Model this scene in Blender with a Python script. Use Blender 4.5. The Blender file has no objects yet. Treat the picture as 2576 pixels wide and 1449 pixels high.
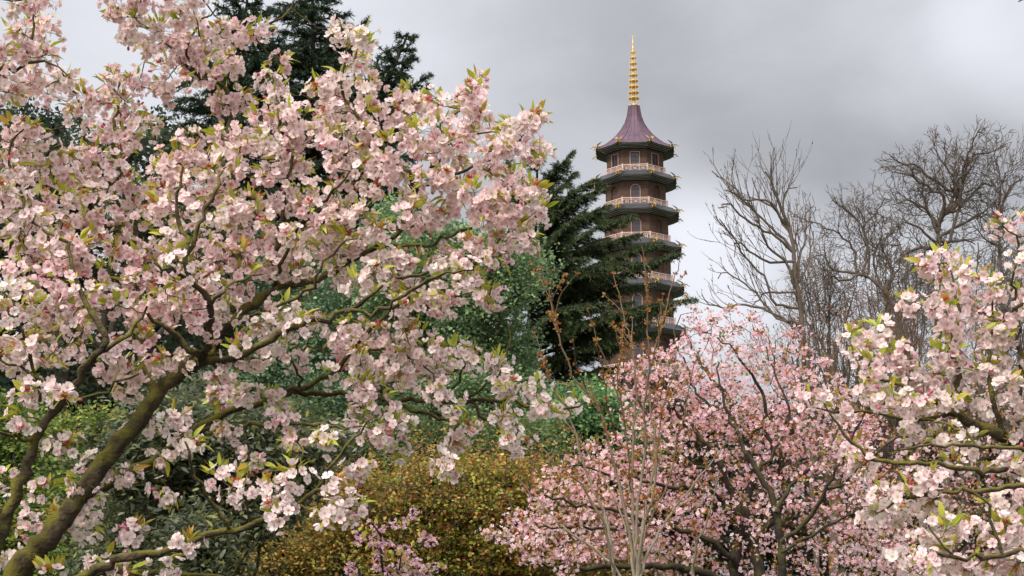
import bpy, math, random
import numpy as np
from mathutils import Vector
RNG = np.random.default_rng(7)
sc = bpy.context.scene
COL = sc.collection

# ------------------------------------------------------------------ camera
F, CX, CY = 3578.0, 1288.0, 724.5          # focal length and centre in units of a 2576 px wide picture (50 mm lens)
TH = math.radians(12.0); EYE = 1.7
cam_d = bpy.data.cameras.new('camera'); cam_d.lens = 50; cam_d.sensor_width = 36
cam_d.clip_end = 5000; cam_d.clip_start = 0.05
cam = bpy.data.objects.new('camera', cam_d); COL.objects.link(cam)
cam.location = (0, 0, EYE); cam.rotation_euler = (math.pi / 2 + TH, 0, 0)
sc.camera = cam

# ------------------------------------------------------------------ exposure, world, sun
sc.view_settings.view_transform = 'Standard'; sc.view_settings.look = 'None'
sc.view_settings.exposure = 0.0; sc.view_settings.gamma = 1.0
sc.cycles.max_bounces = 5; sc.cycles.diffuse_bounces = 3; sc.cycles.glossy_bounces = 2
sc.cycles.transmission_bounces = 3; sc.cycles.transparent_max_bounces = 4
sc.cycles.use_denoising = True

def ray(x, y):
    v = (CY - y) / F
    d = Vector(((x - CX) / F, math.cos(TH) - v * math.sin(TH), math.sin(TH) + v * math.cos(TH)))
    return d.normalized()

w = bpy.data.worlds.new('World'); sc.world = w; w.use_nodes = True
nt = w.node_tree; nt.nodes.clear()
N = nt.nodes.new; L = nt.links.new
SUN_EL, SUN_AZ = math.radians(44), math.radians(212)      # azimuth from +Y clockwise: behind the camera, to the left
out = N('ShaderNodeOutputWorld'); bg = N('ShaderNodeBackground'); L(bg.outputs[0], out.inputs[0])
sky = N('ShaderNodeTexSky'); sky.sky_type = 'NISHITA'; sky.sun_disc = False
sky.sun_elevation = SUN_EL; sky.sun_rotation = SUN_AZ
tc = N('ShaderNodeTexCoord')
def math_n(op, a, b=None, clamp=False):
    m = N('ShaderNodeMath'); m.operation = op; m.use_clamp = clamp
    for i, v in enumerate((a, b)):
        if v is None: continue
        if isinstance(v, (int, float)): m.inputs[i].default_value = v
        else: L(v, m.inputs[i])
    return m.outputs[0]
def mapr(v, a, b, c, d):
    m = N('ShaderNodeMapRange'); m.interpolation_type = 'SMOOTHERSTEP'
    for i, q in enumerate((a, b, c, d)): m.inputs[i + 1].default_value = q
    L(v, m.inputs[0]); return m.outputs[0]
sep = N('ShaderNodeSeparateXYZ'); L(tc.outputs['Generated'], sep.inputs[0])
def cloud_noise(scale, vec_scale, detail, rough, dist, off):
    mp = N('ShaderNodeMapping'); mp.inputs['Scale'].default_value = vec_scale; mp.inputs['Location'].default_value = off
    L(tc.outputs['Generated'], mp.inputs[0])
    n = N('ShaderNodeTexNoise'); n.inputs['Scale'].default_value = scale; n.inputs['Detail'].default_value = detail
    n.inputs['Roughness'].default_value = rough; n.inputs['Distortion'].default_value = dist
    L(mp.outputs[0], n.inputs[0]); return n.outputs[0]
n1 = cloud_noise(2.6, (1, 1, 3.2), 4, 0.5, 0.6, (3.1, 1.7, 0.4))
n2 = cloud_noise(9.0, (1, 1, 1.7), 6, 0.55, 0.3, (0.3, 5.2, 2.4))
base = math_n('ADD', math_n('MULTIPLY', mapr(n1, 0.3, 0.7, -1, 1), 0.035), math_n('MULTIPLY', mapr(n2, 0.3, 0.7, -1, 1), 0.034))
base = math_n('ADD', base, 0.51)
# thin and thick places of the cloud layer: direction, angular radii, brightness change
for (px, py, rad, amp) in [(150, 60, 19, .26), (700, -60, 13, .1), (1500, -80, 14, .05), (1790, 680, 4.6, .22), (1950, 800, 8.0, .12), (1500, 700, 8, .1),
                           (2100, 0, 7.5, .14), (2420, 60, 6.5, .1), (1200, -20, 8, .08), (2400, 330, 5, .05), (2150, 330, 8.5, -.075), (2300, 430, 6, -.045), (2620, 40, 5, .16), (2500, 200, 5, .05), (1350, 330, 6, -.02), (2400, 900, 8, .2), (2000, 620, 7, .03)]:
    dd = ray(px, py)
    dp = N('ShaderNodeVectorMath'); dp.operation = 'DOT_PRODUCT'; dp.inputs[1].default_value = dd
    L(tc.outputs['Generated'], dp.inputs[0])
    base = math_n('ADD', base, mapr(dp.outputs['Value'], math.cos(math.radians(rad)), 1.0, 0.0, amp))
# bright sky patch added behind the camera, round the sun, to brighten the blossoms
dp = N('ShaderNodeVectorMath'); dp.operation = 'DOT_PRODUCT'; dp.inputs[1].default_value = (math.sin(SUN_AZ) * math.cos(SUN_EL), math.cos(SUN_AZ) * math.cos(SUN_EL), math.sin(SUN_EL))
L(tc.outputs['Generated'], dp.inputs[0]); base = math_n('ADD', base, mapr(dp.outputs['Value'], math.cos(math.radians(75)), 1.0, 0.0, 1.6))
# an overcast sky is brighter overhead
base = math_n('ADD', base, mapr(sep.outputs[2], 0.36, 1.0, 0.0, 1.3))
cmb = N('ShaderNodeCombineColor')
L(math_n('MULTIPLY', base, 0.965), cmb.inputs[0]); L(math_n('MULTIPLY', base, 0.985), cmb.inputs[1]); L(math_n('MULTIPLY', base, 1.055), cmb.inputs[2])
sk = N('ShaderNodeMix'); sk.data_type = 'RGBA'; sk.blend_type = 'MULTIPLY'; sk.inputs[0].default_value = 1.0
L(sky.outputs[0], sk.inputs[6]); sk.inputs[7].default_value = (.08, .08, .08, 1)
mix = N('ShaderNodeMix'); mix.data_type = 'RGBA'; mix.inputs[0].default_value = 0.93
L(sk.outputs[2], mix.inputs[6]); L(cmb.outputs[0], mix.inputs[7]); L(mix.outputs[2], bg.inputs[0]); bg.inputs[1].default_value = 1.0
sd = bpy.data.lights.new('sun', 'SUN'); sd.energy = 3.3; sd.angle = math.radians(14); sd.color = (1, .92, .82)
sun = bpy.data.objects.new('sun', sd); COL.objects.link(sun)
sv = Vector((math.sin(SUN_AZ) * math.cos(SUN_EL), math.cos(SUN_AZ) * math.cos(SUN_EL), math.sin(SUN_EL)))
sun.rotation_euler = sv.to_track_quat('Z', 'Y').to_euler()

# ------------------------------------------------------------------ points from directions and depth
def P(x, y, d):
    """the point at forward distance d metres (along +Y) that a sight line through (x, y) meets"""
    v = (CY - y) / F
    k = d / (math.cos(TH) - v * math.sin(TH))
    return np.array(((x - CX) / F * k, d, EYE + k * (math.sin(TH) + v * math.cos(TH))))
def PV(xy, d):
    v = (CY - xy[:, 1]) / F
    k = d / (math.cos(TH) - v * math.sin(TH))
    return np.stack([(xy[:, 0] - CX) / F * k, d * np.ones(len(xy)), EYE + k * (math.sin(TH) + v * math.cos(TH))], 1)
def proj(p):
    z = p[:, 2] - EYE; dep = p[:, 1] * math.cos(TH) + z * math.sin(TH); up = z * math.cos(TH) - p[:, 1] * math.sin(TH)
    return np.stack([CX + F * p[:, 0] / dep, CY - F * up / dep], 1)
def lin(r, g, b):
    f = lambda c: (c / 255 / 12.92) if c / 255 <= .04045 else ((c / 255 + .055) / 1.055) ** 2.4
    return np.array((f(r), f(g), f(b)))

# ------------------------------------------------------------------ materials
def mat(name, color=None, rough=.8, attr=False, trans=0.0, spec=.3, bump=None, noise=None, metal=0.0, moss=None, alpha_tint=None):
    m = bpy.data.materials.new(name); m.use_nodes = True
    t = m.node_tree; b = t.nodes['Principled BSDF']; n = t.nodes.new; l = t.links.new
    b.inputs['Roughness'].default_value = rough; b.inputs['Specular IOR Level'].default_value = spec; b.inputs['Metallic'].default_value = metal
    src = None
    if attr:
        a = n('ShaderNodeAttribute'); a.attribute_name = 'Col'; src = a.outputs['Color']
    if color is not None:
        b.inputs['Base Color'].default_value = (*color, 1)
    tcn = n('ShaderNodeTexCoord')
    if noise:                                     # (scale, dark multiplier, light multiplier, stretch)
        mp = n('ShaderNodeMapping'); mp.inputs['Scale'].default_value = noise[3] if len(noise) > 3 else (1, 1, 1)
        l(tcn.outputs['Object'], mp.inputs[0])
        nz = n('ShaderNodeTexNoise'); nz.inputs['Scale'].default_value = noise[0]; nz.inputs['Detail'].default_value = 5; nz.inputs['Roughness'].default_value = .65
        l(mp.outputs[0], nz.inputs[0])
        mr = n('ShaderNodeMapRange'); mr.inputs[1].default_value = .3; mr.inputs[2].default_value = .7; mr.inputs[3].default_value = noise[1]; mr.inputs[4].default_value = noise[2]
        l(nz.outputs[0], mr.inputs[0])
        mx = n('ShaderNodeVectorMath'); mx.operation = 'SCALE'
        if src is not None: l(src, mx.inputs[0])
        else: mx.inputs[0].default_value = color
        l(mr.outputs[0], mx.inputs['Scale']); src = mx.outputs[0]
    if moss is not None:                          # moss grows on the upper sides, in patches
        ge = n('ShaderNodeNewGeometry'); sp = n('ShaderNodeSeparateXYZ'); l(ge.outputs['Normal'], sp.inputs[0])
        nz2 = n('ShaderNodeTexNoise'); nz2.inputs['Scale'].default_value = moss[1]; nz2.inputs['Detail'].default_value = 6; l(tcn.outputs['Object'], nz2.inputs[0])
        ad = n('ShaderNodeMath'); ad.operation = 'MULTIPLY_ADD'; ad.inputs[1].default_value = .22; l(sp.outputs[2], ad.inputs[0]); l(nz2.outputs[0], ad.inputs[2])
        mr = n('ShaderNodeMapRange'); mr.inputs[1].default_value = .45; mr.inputs[2].default_value = .66; l(ad.outputs[0], mr.inputs[0])
        mm = n('ShaderNodeMix'); mm.data_type = 'RGBA'; l(mr.outputs[0], mm.inputs[0]); l(src, mm.inputs[6]); mm.inputs[7].default_value = (*moss[0], 1); src = mm.outputs[2]
    if src is not None: l(src, b.inputs['Base Color'])
    if bump:
        nb = n('ShaderNodeTexNoise'); nb.inputs['Scale'].default_value = bump[0]; nb.inputs['Detail'].default_value = 6; l(tcn.outputs['Object'], nb.inputs[0])
        bp = n('ShaderNodeBump'); bp.inputs['Strength'].default_value = bump[1]; bp.inputs['Distance'].default_value = bump[2]; l(nb.outputs[0], bp.inputs['Height']); l(bp.outputs[0], b.inputs['Normal'])
    if trans > 0:
        o = t.nodes['Material Output']; tr = n('ShaderNodeBsdfTranslucent'); ms = n('ShaderNodeMixShader'); ms.inputs[0].default_value = trans
        if src is not None: l(src, tr.inputs[0])
        else: tr.inputs[0].default_value = (*color, 1)
        l(b.outputs[0], ms.inputs[1]); l(tr.outputs[0], ms.inputs[2]); l(ms.outputs[0], o.inputs[0])
    return m

# ------------------------------------------------------------------ mesh collecting
class Geo:
    """collects triangles and quads with a colour per vertex and links them as ONE mesh object"""
    def __init__(s): s.v = []; s.c = []; s.f = {3: [], 4: []}; s.n = 0; s.mi = {3: [], 4: []}
    def add(s, v, faces, col=(1, 1, 1), mi=0):
        v = np.asarray(v, float).reshape(-1, 3)
        c = np.broadcast_to(np.asarray(col, float), (len(v), 3))
        s.v.append(v); s.c.append(c)
        for f in (faces if isinstance(faces, (list, tuple)) else [faces]):
            f = np.asarray(f, np.int64)
            if len(f): s.f[f.shape[1]].append(f + s.n); s.mi[f.shape[1]].append(np.full(len(f), mi))
        s.n += len(v)
    def inst(s, tmpl, R, S, T, tint=None, col=None, mi=0):
        """tmpl=(V, [faces], C); R (N,3,3) rotation, S (N,) or (N,3) scale, T (N,3)"""
        V, FS, C = tmpl; Nn = len(T)
        if Nn == 0: return
        S = np.asarray(S, float)
        if S.ndim == 1: S = S[:, None]
        W = np.einsum('nij,nvj->nvi', R, V[None] * S[:, None, :]) + T[:, None, :]
        if col is not None: CC = col
        elif tint is not None: CC = C[None] * tint[:, None, :]
        else: CC = np.broadcast_to(C[None], (Nn,) + C.shape)
        offs = (np.arange(Nn) * len(V))[:, None, None]
        fs = [(f[None] + offs).reshape(-1, f.shape[1]) for f in FS]
        s.add(W.reshape(-1, 3), fs, CC.reshape(-1, 3), mi)
    def build(s, name, mats, parent=None, smooth=True, loc=None):
        me = bpy.data.meshes.new(name)
        v = np.concatenate(s.v) if s.v else np.zeros((0, 3)); c = np.concatenate(s.c) if s.c else np.zeros((0, 3))
        off = np.zeros(3)
        if parent is not None: off = np.array(parent['_w']) if '_w' in parent else np.array(parent.location)
        if loc is not None: off = np.array(loc)
        q = [np.concatenate(s.f[k]) if s.f[k] else np.zeros((0, k), np.int64) for k in (4, 3)]
        mi = [np.concatenate(s.mi[k]) if s.mi[k] else np.zeros(0, int) for k in (4, 3)]
        me.vertices.add(len(v)); me.vertices.foreach_set('co', (v - off).astype(np.float32).ravel())
        nl = q[0].size + q[1].size; me.loops.add(nl); me.loops.foreach_set('vertex_index', np.concatenate([q[0].ravel(), q[1].ravel()]).astype(np.int32))
        npoly = len(q[0]) + len(q[1]); me.polygons.add(npoly)
        st = np.concatenate([np.arange(len(q[0])) * 4, q[0].size + np.arange(len(q[1])) * 3])
        me.polygons.foreach_set('loop_start', st.astype(np.int32))
        me.polygons.foreach_set('material_index', np.concatenate(mi).astype(np.int32))
        me.polygons.foreach_set('use_smooth', np.full(npoly, smooth))
        at = me.color_attributes.new('Col', 'FLOAT_COLOR', 'POINT')
        at.data.foreach_set('color', np.concatenate([c, np.ones((len(c), 1))], 1).astype(np.float32).ravel())
        me.update(calc_edges=True)
        for m in (mats if isinstance(mats, (list, tuple)) else [mats]): me.materials.append(m)
        o = bpy.data.objects.new(name, me); COL.objects.link(o)
        if parent is not None: o.parent = parent
        else: o.location = tuple(off)
        return o
def thing(name, label, cat, loc, group=None):
    o = bpy.data.objects.new(name, None); COL.objects.link(o); o.location = tuple(float(q) for q in loc); o.empty_display_size = .3
    o['label'] = label; o['category'] = cat
    if group: o['group'] = group
    return o
def nrm(a): return a / np.maximum(np.linalg.norm(a, axis=-1, keepdims=True), 1e-9)
def frames(n, spin=None, rng=RNG):
    """rotation matrices whose third column is n, spun at random about it"""
    n = nrm(n); h = np.where(np.abs(n[:, 2:3]) < .9, np.array([[0, 0, 1.]]), np.array([[1., 0, 0]]))
    a = nrm(np.cross(h, n)); b = np.cross(n, a)
    if spin is None: spin = rng.random(len(n)) * 2 * np.pi
    c, s_ = np.cos(spin)[:, None], np.sin(spin)[:, None]
    return np.stack([a * c + b * s_, -a * s_ + b * c, n], 2)
def along(d, up=None, rng=RNG, roll=.6):
    """rotation matrices whose first column is d and whose third points upwards, rolled a little"""
    d = nrm(d); u = np.broadcast_to(np.array([0, 0, 1.]), d.shape) if up is None else up
    u = u + rng.normal(0, roll, d.shape); y = nrm(np.cross(u, d)); z = np.cross(d, y)
    return np.stack([d, y, z], 2)
def rdir(n, rng=RNG): return nrm(rng.normal(size=(n, 3)))
def tubes(g, pts, rad, sides, col=(1, 1, 1), rng=RNG):
    """pts (N,K,3), rad (N,K): N tubes of K rings"""
    pts = np.asarray(pts, float); rad = np.asarray(rad, float); Nn, K, _ = pts.shape
    if Nn == 0: return
    tg = np.empty_like(pts); tg[:, 1:-1] = pts[:, 2:] - pts[:, :-2]; tg[:, 0] = pts[:, 1] - pts[:, 0]; tg[:, -1] = pts[:, -1] - pts[:, -2]; tg = nrm(tg)
    ref = np.broadcast_to(nrm(np.array([.31, .17, .93]) if sides < 99 else 0), pts.shape)
    md = nrm(tg.mean(1)); alt = np.abs(md @ nrm(np.array([.31, .17, .93]))) > .85
    ref = np.where(alt[:, None, None], nrm(np.array([.9, -.4, .1])), ref)
    a = nrm(np.cross(tg, ref)); b = np.cross(tg, a)
    an = np.arange(sides) * 2 * np.pi / sides
    ring = a[:, :, None] * np.cos(an)[None, None, :, None] + b[:, :, None] * np.sin(an)[None, None, :, None]
    V = pts[:, :, None] + ring * rad[:, :, None, None]
    i = np.arange(K - 1)[:, None] * sides; j = np.arange(sides)[None]; jn = (j + 1) % sides
    f = np.stack([i + j, i + jn, i + sides + jn, i + sides + j], -1).reshape(-1, 4)
    fs = (f[None] + (np.arange(Nn) * K * sides)[:, None, None]).reshape(-1, 4)
    col = np.asarray(col, float)
    if col.ndim == 2 and len(col) != Nn * K * sides: col = np.repeat(col, K * sides, 0)
    g.add(V.reshape(-1, 3), [fs], col)
def smooth_line(p, r, step=None, k=None, jit=0.0, rng=RNG):
    """Catmull-Rom through control points p (n,3) with radii r (n)"""
    p = np.asarray(p, float); r = np.asarray(r, float)
    if len(p) == 2: p = np.array([p[0], (p[0] + p[1]) / 2, p[1]]); r = np.array([r[0], (r[0] + r[1]) / 2, r[1]])
    q = np.concatenate([[2 * p[0] - p[1]], p, [2 * p[-1] - p[-2]]]); L_ = np.linalg.norm(np.diff(p, axis=0), axis=1)
    if k is None: k = max(3, int(L_.sum() / step) + 1)
    s_ = np.concatenate([[0], np.cumsum(L_)]); u = np.linspace(0, s_[-1], k); i = np.clip(np.searchsorted(s_, u, side='right') - 1, 0, len(L_) - 1)
    t = ((u - s_[i]) / L_[i])[:, None]; a, b, c, d = q[i], q[i + 1], q[i + 2], q[i + 3]
    o = .5 * (2 * b + (c - a) * t + (2 * a - 5 * b + 4 * c - d) * t * t + (3 * b - a - 3 * c + d) * t ** 3)
    if jit: o[1:-1] += rng.normal(0, jit, (k - 2, 3))
    return o, np.interp(u, s_, r)
# ------------------------------------------------------------------ pagoda
M_brick = mat('brick', rough=.9, color=(.085, .05, .034), noise=(3.0, .6, 1.35, (1, 1, 3)), bump=(6, .5, .03))
bt = M_brick.node_tree; _br = bt.nodes.new('ShaderNodeTexBrick'); _tc = bt.nodes.new('ShaderNodeTexCoord'); _sp = bt.nodes.new('ShaderNodeSeparateXYZ'); _cb = bt.nodes.new('ShaderNodeCombineXYZ'); _ad = bt.nodes.new('ShaderNodeMath')
bt.links.new(_tc.outputs['Object'], _sp.inputs[0]); bt.links.new(_sp.outputs[0], _ad.inputs[0]); bt.links.new(_sp.outputs[1], _ad.inputs[1]); bt.links.new(_ad.outputs[0], _cb.inputs[0]); bt.links.new(_sp.outputs[2], _cb.inputs[1]); bt.links.new(_cb.outputs[0], _br.inputs['Vector'])
_br.inputs['Scale'].default_value = 4; _br.inputs['Mortar Size'].default_value = .03; _br.inputs['Color1'].default_value = (1, 1, 1, 1); _br.inputs['Color2'].default_value = (.72, .7, .68, 1); _br.inputs['Mortar'].default_value = (1.25, 1.25, 1.2, 1)
_mx = bt.nodes.new('ShaderNodeMix'); _mx.data_type = 'RGBA'; _mx.blend_type = 'MULTIPLY'; _mx.inputs[0].default_value = .8
_b = bt.nodes['Principled BSDF']; _src = _b.inputs['Base Color'].links[0].from_socket
bt.links.new(_src, _mx.inputs[6]); bt.links.new(_br.outputs[0], _mx.inputs[7]); bt.links.new(_mx.outputs[2], _b.inputs['Base Color'])
M_lead = mat('grey roof sheet', color=(.032, .034, .036), rough=.5, noise=(2.5, .8, 1.3), spec=.5)
M_black = mat('black eave paint', color=(.01, .01, .01), rough=.5, noise=(3, .8, 1.3))
M_green = mat('grey green eave paint', color=(.36, .345, .3), rough=.55, noise=(3, .85, 1.15))
M_purple = mat('purple brown metal roof', color=(.085, .042, .062), rough=.5, noise=(1.6, .65, 1.3, (1, 1, .5)), spec=.35)
M_rail = mat('pink beige paint', color=(.68, .48, .41), rough=.6, noise=(5, .8, 1.12))
M_frame = mat('brown window paint', color=(.27, .175, .13), rough=.6, noise=(5, .85, 1.1))
M_sash = mat('dark red sash', color=(.09, .03, .03), rough=.5)
M_glass = mat('window glass', color=(.03, .035, .045), rough=.3, spec=.45)
M_gold = mat('gold leaf', color=(.85, .56, .16), rough=.38, metal=.35, noise=(6, .65, 1.15))
M_drag = mat('dragon paint', attr=True, rough=.35, spec=.6)

PX, PY = 11.36, 126.0
EAVE = {10: 41.15, 9: 38.09, 8: 34.94, 7: 31.69, 6: 28.02, 5: 24.08, 4: 19.85, 3: 15.3, 2: 10.4, 1: 5.2}
A0 = 17.0
def oct_ring(R, z, up=0.0, m=6):
    """a ring on an octagon of corner radius R, m pieces a side, lifted by up at the corners"""
    o = []
    for k in range(8):
        a, b = math.radians(A0 + 45 * k), math.radians(A0 + 45 * (k + 1))
        p, q = np.array((R * math.sin(a), -R * math.cos(a))), np.array((R * math.sin(b), -R * math.cos(b)))
        for i in range(m):
            t = i / m; c = p * (1 - t) + q * t; s = abs(2 * t - 1)
            o.append((c[0], c[1], z + up * s ** 4))
    return np.array(o)
def oct_lathe(g, prof, mi_of, m=6):
    """prof: (R, z, up); a band of faces between neighbours, material mi_of[i]"""
    n = 8 * m
    for i in range(len(prof) - 1):
        v = np.concatenate([oct_ring(*prof[i], m=m), oct_ring(*prof[i + 1], m=m)])
        j = np.arange(n); k = (j + 1) % n
        g.add(v + [PX, PY, 0], [np.stack([j, k, n + k, n + j], 1)], mi=mi_of[i])
def boxes(g, fr, bl, mi=0, col=(1, 1, 1)):
    """fr=(origin, x axis, y axis, z axis); bl: list of (x0,x1,y0,y1,z0,z1) in that frame"""
    O, X, Y, Z = fr
    F6 = np.array([[0, 2, 3, 1], [4, 5, 7, 6], [0, 1, 5, 4], [2, 6, 7, 3], [0, 4, 6, 2], [1, 3, 7, 5]])
    for (x0, x1, y0, y1, z0, z1) in bl:
        v = [O + X * a + Y * b + Z * c for c in (z0, z1) for b in (y0, y1) for a in (x0, x1)]
        g.add(v, [F6], col, mi)
def face_frame(k, R):
    """frame of face k: origin at its middle on the ground, X along the wall, Y outwards, Z up"""
    a = math.radians(A0 + 45 * (k + .5)); r = R * math.cos(math.radians(22.5))
    n = np.array((math.sin(a), -math.cos(a), 0)); x = np.array((math.cos(a), math.sin(a), 0))
    return np.array((PX, PY, 0)) + n * r, x, n, np.array((0, 0, 1.))
def opening(hw, z0, zs, arched, m=8):
    """outline of an opening from bottom left up and round to bottom right"""
    pts = [(-hw, z0), (-hw, zs)]
    if arched: pts += [(-hw * math.cos(math.pi * i / m), zs + hw * math.sin(math.pi * i / m)) for i in range(1, m)]
    return pts + [(hw, zs), (hw, z0)]
def wall_face(g, fr, W, z0, z1, hw, zo, zs, arched, depth, arch_band=True):
    O, X, Y, Z = fr; pt = lambda x, y, z: O + X * x + Y * y + Z * z
    op = opening(hw, zo, zs, arched); outer = []
    for i, (x, z) in enumerate(op):
        if i == 0: outer.append((-W, zo))
        elif i == len(op) - 1: outer.append((W, zo))
        elif z <= zs + 1e-6: outer.append((math.copysign(W, x), z1) if not arched else (math.copysign(W, x), zs))
        else:
            f_ = x / (z - zs + 1e-6); xx = f_ * (z1 - zs)
            outer.append((max(-W, min(W, xx)), z1 if abs(xx) <= W else zs + W / abs(f_)))
    if not arched: pass
    v = [pt(x, 0, z) for x, z in op] + [pt(x, 0, z) for x, z in outer]; n = len(op)
    f = [[i, i + 1, n + i + 1, n + i] for i in range(n - 1)]
    g.add(v, [np.array(f)[:, ::-1]])
    if arched:                                   # corners above the arch
        for s in (-1, 1):
            k_ = [o for o in outer if o[0] * s > 0 and abs(abs(o[0]) - W) < 1e-6 and o[1] > zs] or [(s * W, zs)]
            t_ = [o for o in outer if o[0] * s > 0 and abs(o[1] - z1) < 1e-6]
            hi = max(k_, key=lambda o: o[1]); nx = max(t_, key=lambda o: abs(o[0]))
            g.add([pt(hi[0], 0, hi[1]), pt(s * W, 0, z1), pt(nx[0], 0, nx[1])], [np.array([[0, 1, 2]])])
    g.add([pt(-W, 0, z0), pt(W, 0, z0), pt(W, 0, zo), pt(-W, 0, zo)], [np.array([[0, 1, 2, 3]])])
    v = [pt(x, 0, z) for x, z in op] + [pt(x, -depth, z) for x, z in op]
    g.add(v, [np.array([[i, n + i, n + i + 1, i + 1] for i in range(n - 1)])])
    g.add([pt(x, -depth, z) for x, z in op] + [pt(0, -depth, zo)], [np.array([[i, i + 1, n] for i in range(n - 1)])])
    if arch_band:                                # a proud course of bricks round the arch
        for (a, b) in zip(op[1:-2], op[2:-1]):
            sc_ = 1.22
            q = [(a[0], a[1]), (b[0], b[1]), (b[0] * sc_, zs + (b[1] - zs) * sc_), (a[0] * sc_, zs + (a[1] - zs) * sc_)]
            g.add([pt(x, .03, z) for x, z in q] + [pt(x, -.02, z) for x, z in q], [np.array([[0, 1, 2, 3], [2, 3, 7, 6], [0, 1, 5, 4]])])
def frame_strip(g, fr, op, wdt, y0, y1, mi=0, c=None):
    """a frame of width wdt lying inside the outline op"""
    O, X, Y, Z = fr; pt = lambda x, y, z: O + X * x + Y * y + Z * z
    zs = op[1][1]; hw = op[-1][0]; k = (hw - wdt) / hw
    inn = [(x * k, z if z <= zs else zs + (z - zs) * k) for x, z in op]
    if len(op) == 4: inn = [(op[0][0] + wdt, op[0][1]), (op[1][0] + wdt, zs - wdt), (op[2][0] - wdt, zs - wdt), (op[3][0] - wdt, op[3][1])]
    n = len(op)
    v = [pt(x, y1, z) for x, z in op] + [pt(x, y1, z) for x, z in inn] + [pt(x, y0, z) for x, z in inn] + [pt(x, y0, z) for x, z in op]
    f = []
    for a in range(4):
        b = (a + 1) % 4
        f += [[a * n + i, a * n + i + 1, b * n + i + 1, b * n + i] for i in range(n - 1)]
    g.add(v, [np.array(f)], mi=mi)
    return inn
pag = thing('pagoda', 'tall octagonal brick pagoda with flared purple roof and gold spire rising behind the trees', 'pagoda', (PX, PY, 0))
g = Geo(); oct_lathe(g, [(6.6, 0, 0), (6.6, .35, 0), (6.3, .35, 0), (6.3, .6, 0), (2, .6, 0)], [0] * 4, m=1); g.build('plinth', M_green, pag, smooth=False)

def dragon_geo():
    g = Geo(); gold, teal, blue, dark = (.55, .3, .03), (.05, .1, .1), (.08, .13, .2), (.02, .025, .03)
    ln, rr = smooth_line([(-.62, 0, .38), (-.42, 0, .16), (-.1, 0, .2), (.22, 0, .3), (.42, 0, .44), (.58, 0, .4)], [.015, .045, .1, .095, .06, .07], k=22)
    an = np.arange(8) * 2 * np.pi / 8
    tubes(g, ln[None], rr[None], 8, teal)
    c = g.c[-1].copy().reshape(22, 8, 3); c[:, 2:6] = np.array(gold) * .9; c[::3, :] *= .75; g.c[-1] = c.reshape(-1, 3)
    for (a, b, r0, r1, cc) in [((.58, 0, .42), (.82, 0, .36), .075, .03, gold), ((.6, 0, .36), (.78, 0, .3), .04, .02, dark)]:
        p, r = smooth_line([a, b], [r0, r1], k=5); tubes(g, p[None], r[None], 7, cc)
    for s in (-1, 1):
        p, r = smooth_line([(.52, s * .04, .48), (.42, s * .1, .62), (.3, s * .12, .66)], [.02, .014, .004], k=6); tubes(g, p[None], r[None], 5, gold)
        for x0 in (-.12, .26):
            p, r = smooth_line([(x0, s * .06, .2), (x0 + .08, s * .17, .12), (x0 + .16, s * .2, -.02), (x0 + .28, s * .2, -.04)], [.05, .035, .025, .03], k=8); tubes(g, p[None], r[None], 6, gold)
        # ribbed wing with a thickness
        tips = [(-.5, s * .42, .72), (-.3, s * .55, .68), (-.06, s * .58, .62), (.14, s * .5, .52)]; root = np.array((.08, s * .08, .34))
        for i in range(3):
            a, b = np.array(tips[i]), np.array(tips[i + 1]); m_ = (a + b) / 2 * .85 + root * .15
            for q, sg in ((np.array((0, 0, .012)), 1), (np.array((0, 0, -.012)), -1)):
                f = np.array([[0, 1, 2], [0, 2, 3]])
                g.add([root + q, a + q, m_ + q, b + q], [f if sg > 0 else f[:, ::-1]], blue if i % 2 else teal)
        for t_ in tips:
            p, r = smooth_line([root, (root + np.array(t_)) / 2 + (0, 0, .05), np.array(t_)], [.03, .018, .008], k=5); tubes(g, p[None], r[None], 5, gold)
    for i in range(7):                            # spines along the back
        x = ln[3 + i * 2]; rr_ = rr[3 + i * 2]
        g.add([x + (-.04, 0, rr_), x + (.04, 0, rr_), x + (-.05, .01, rr_ + .09), x + (-.05, -.01, rr_ + .09)], [np.array([[0, 1, 2], [1, 0, 3], [0, 2, 3], [1, 3, 2]])], gold)
    return g
_dg = dragon_geo().build('dragon', M_drag, None, loc=(0, 0, 0))
first_dragon = True
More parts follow.
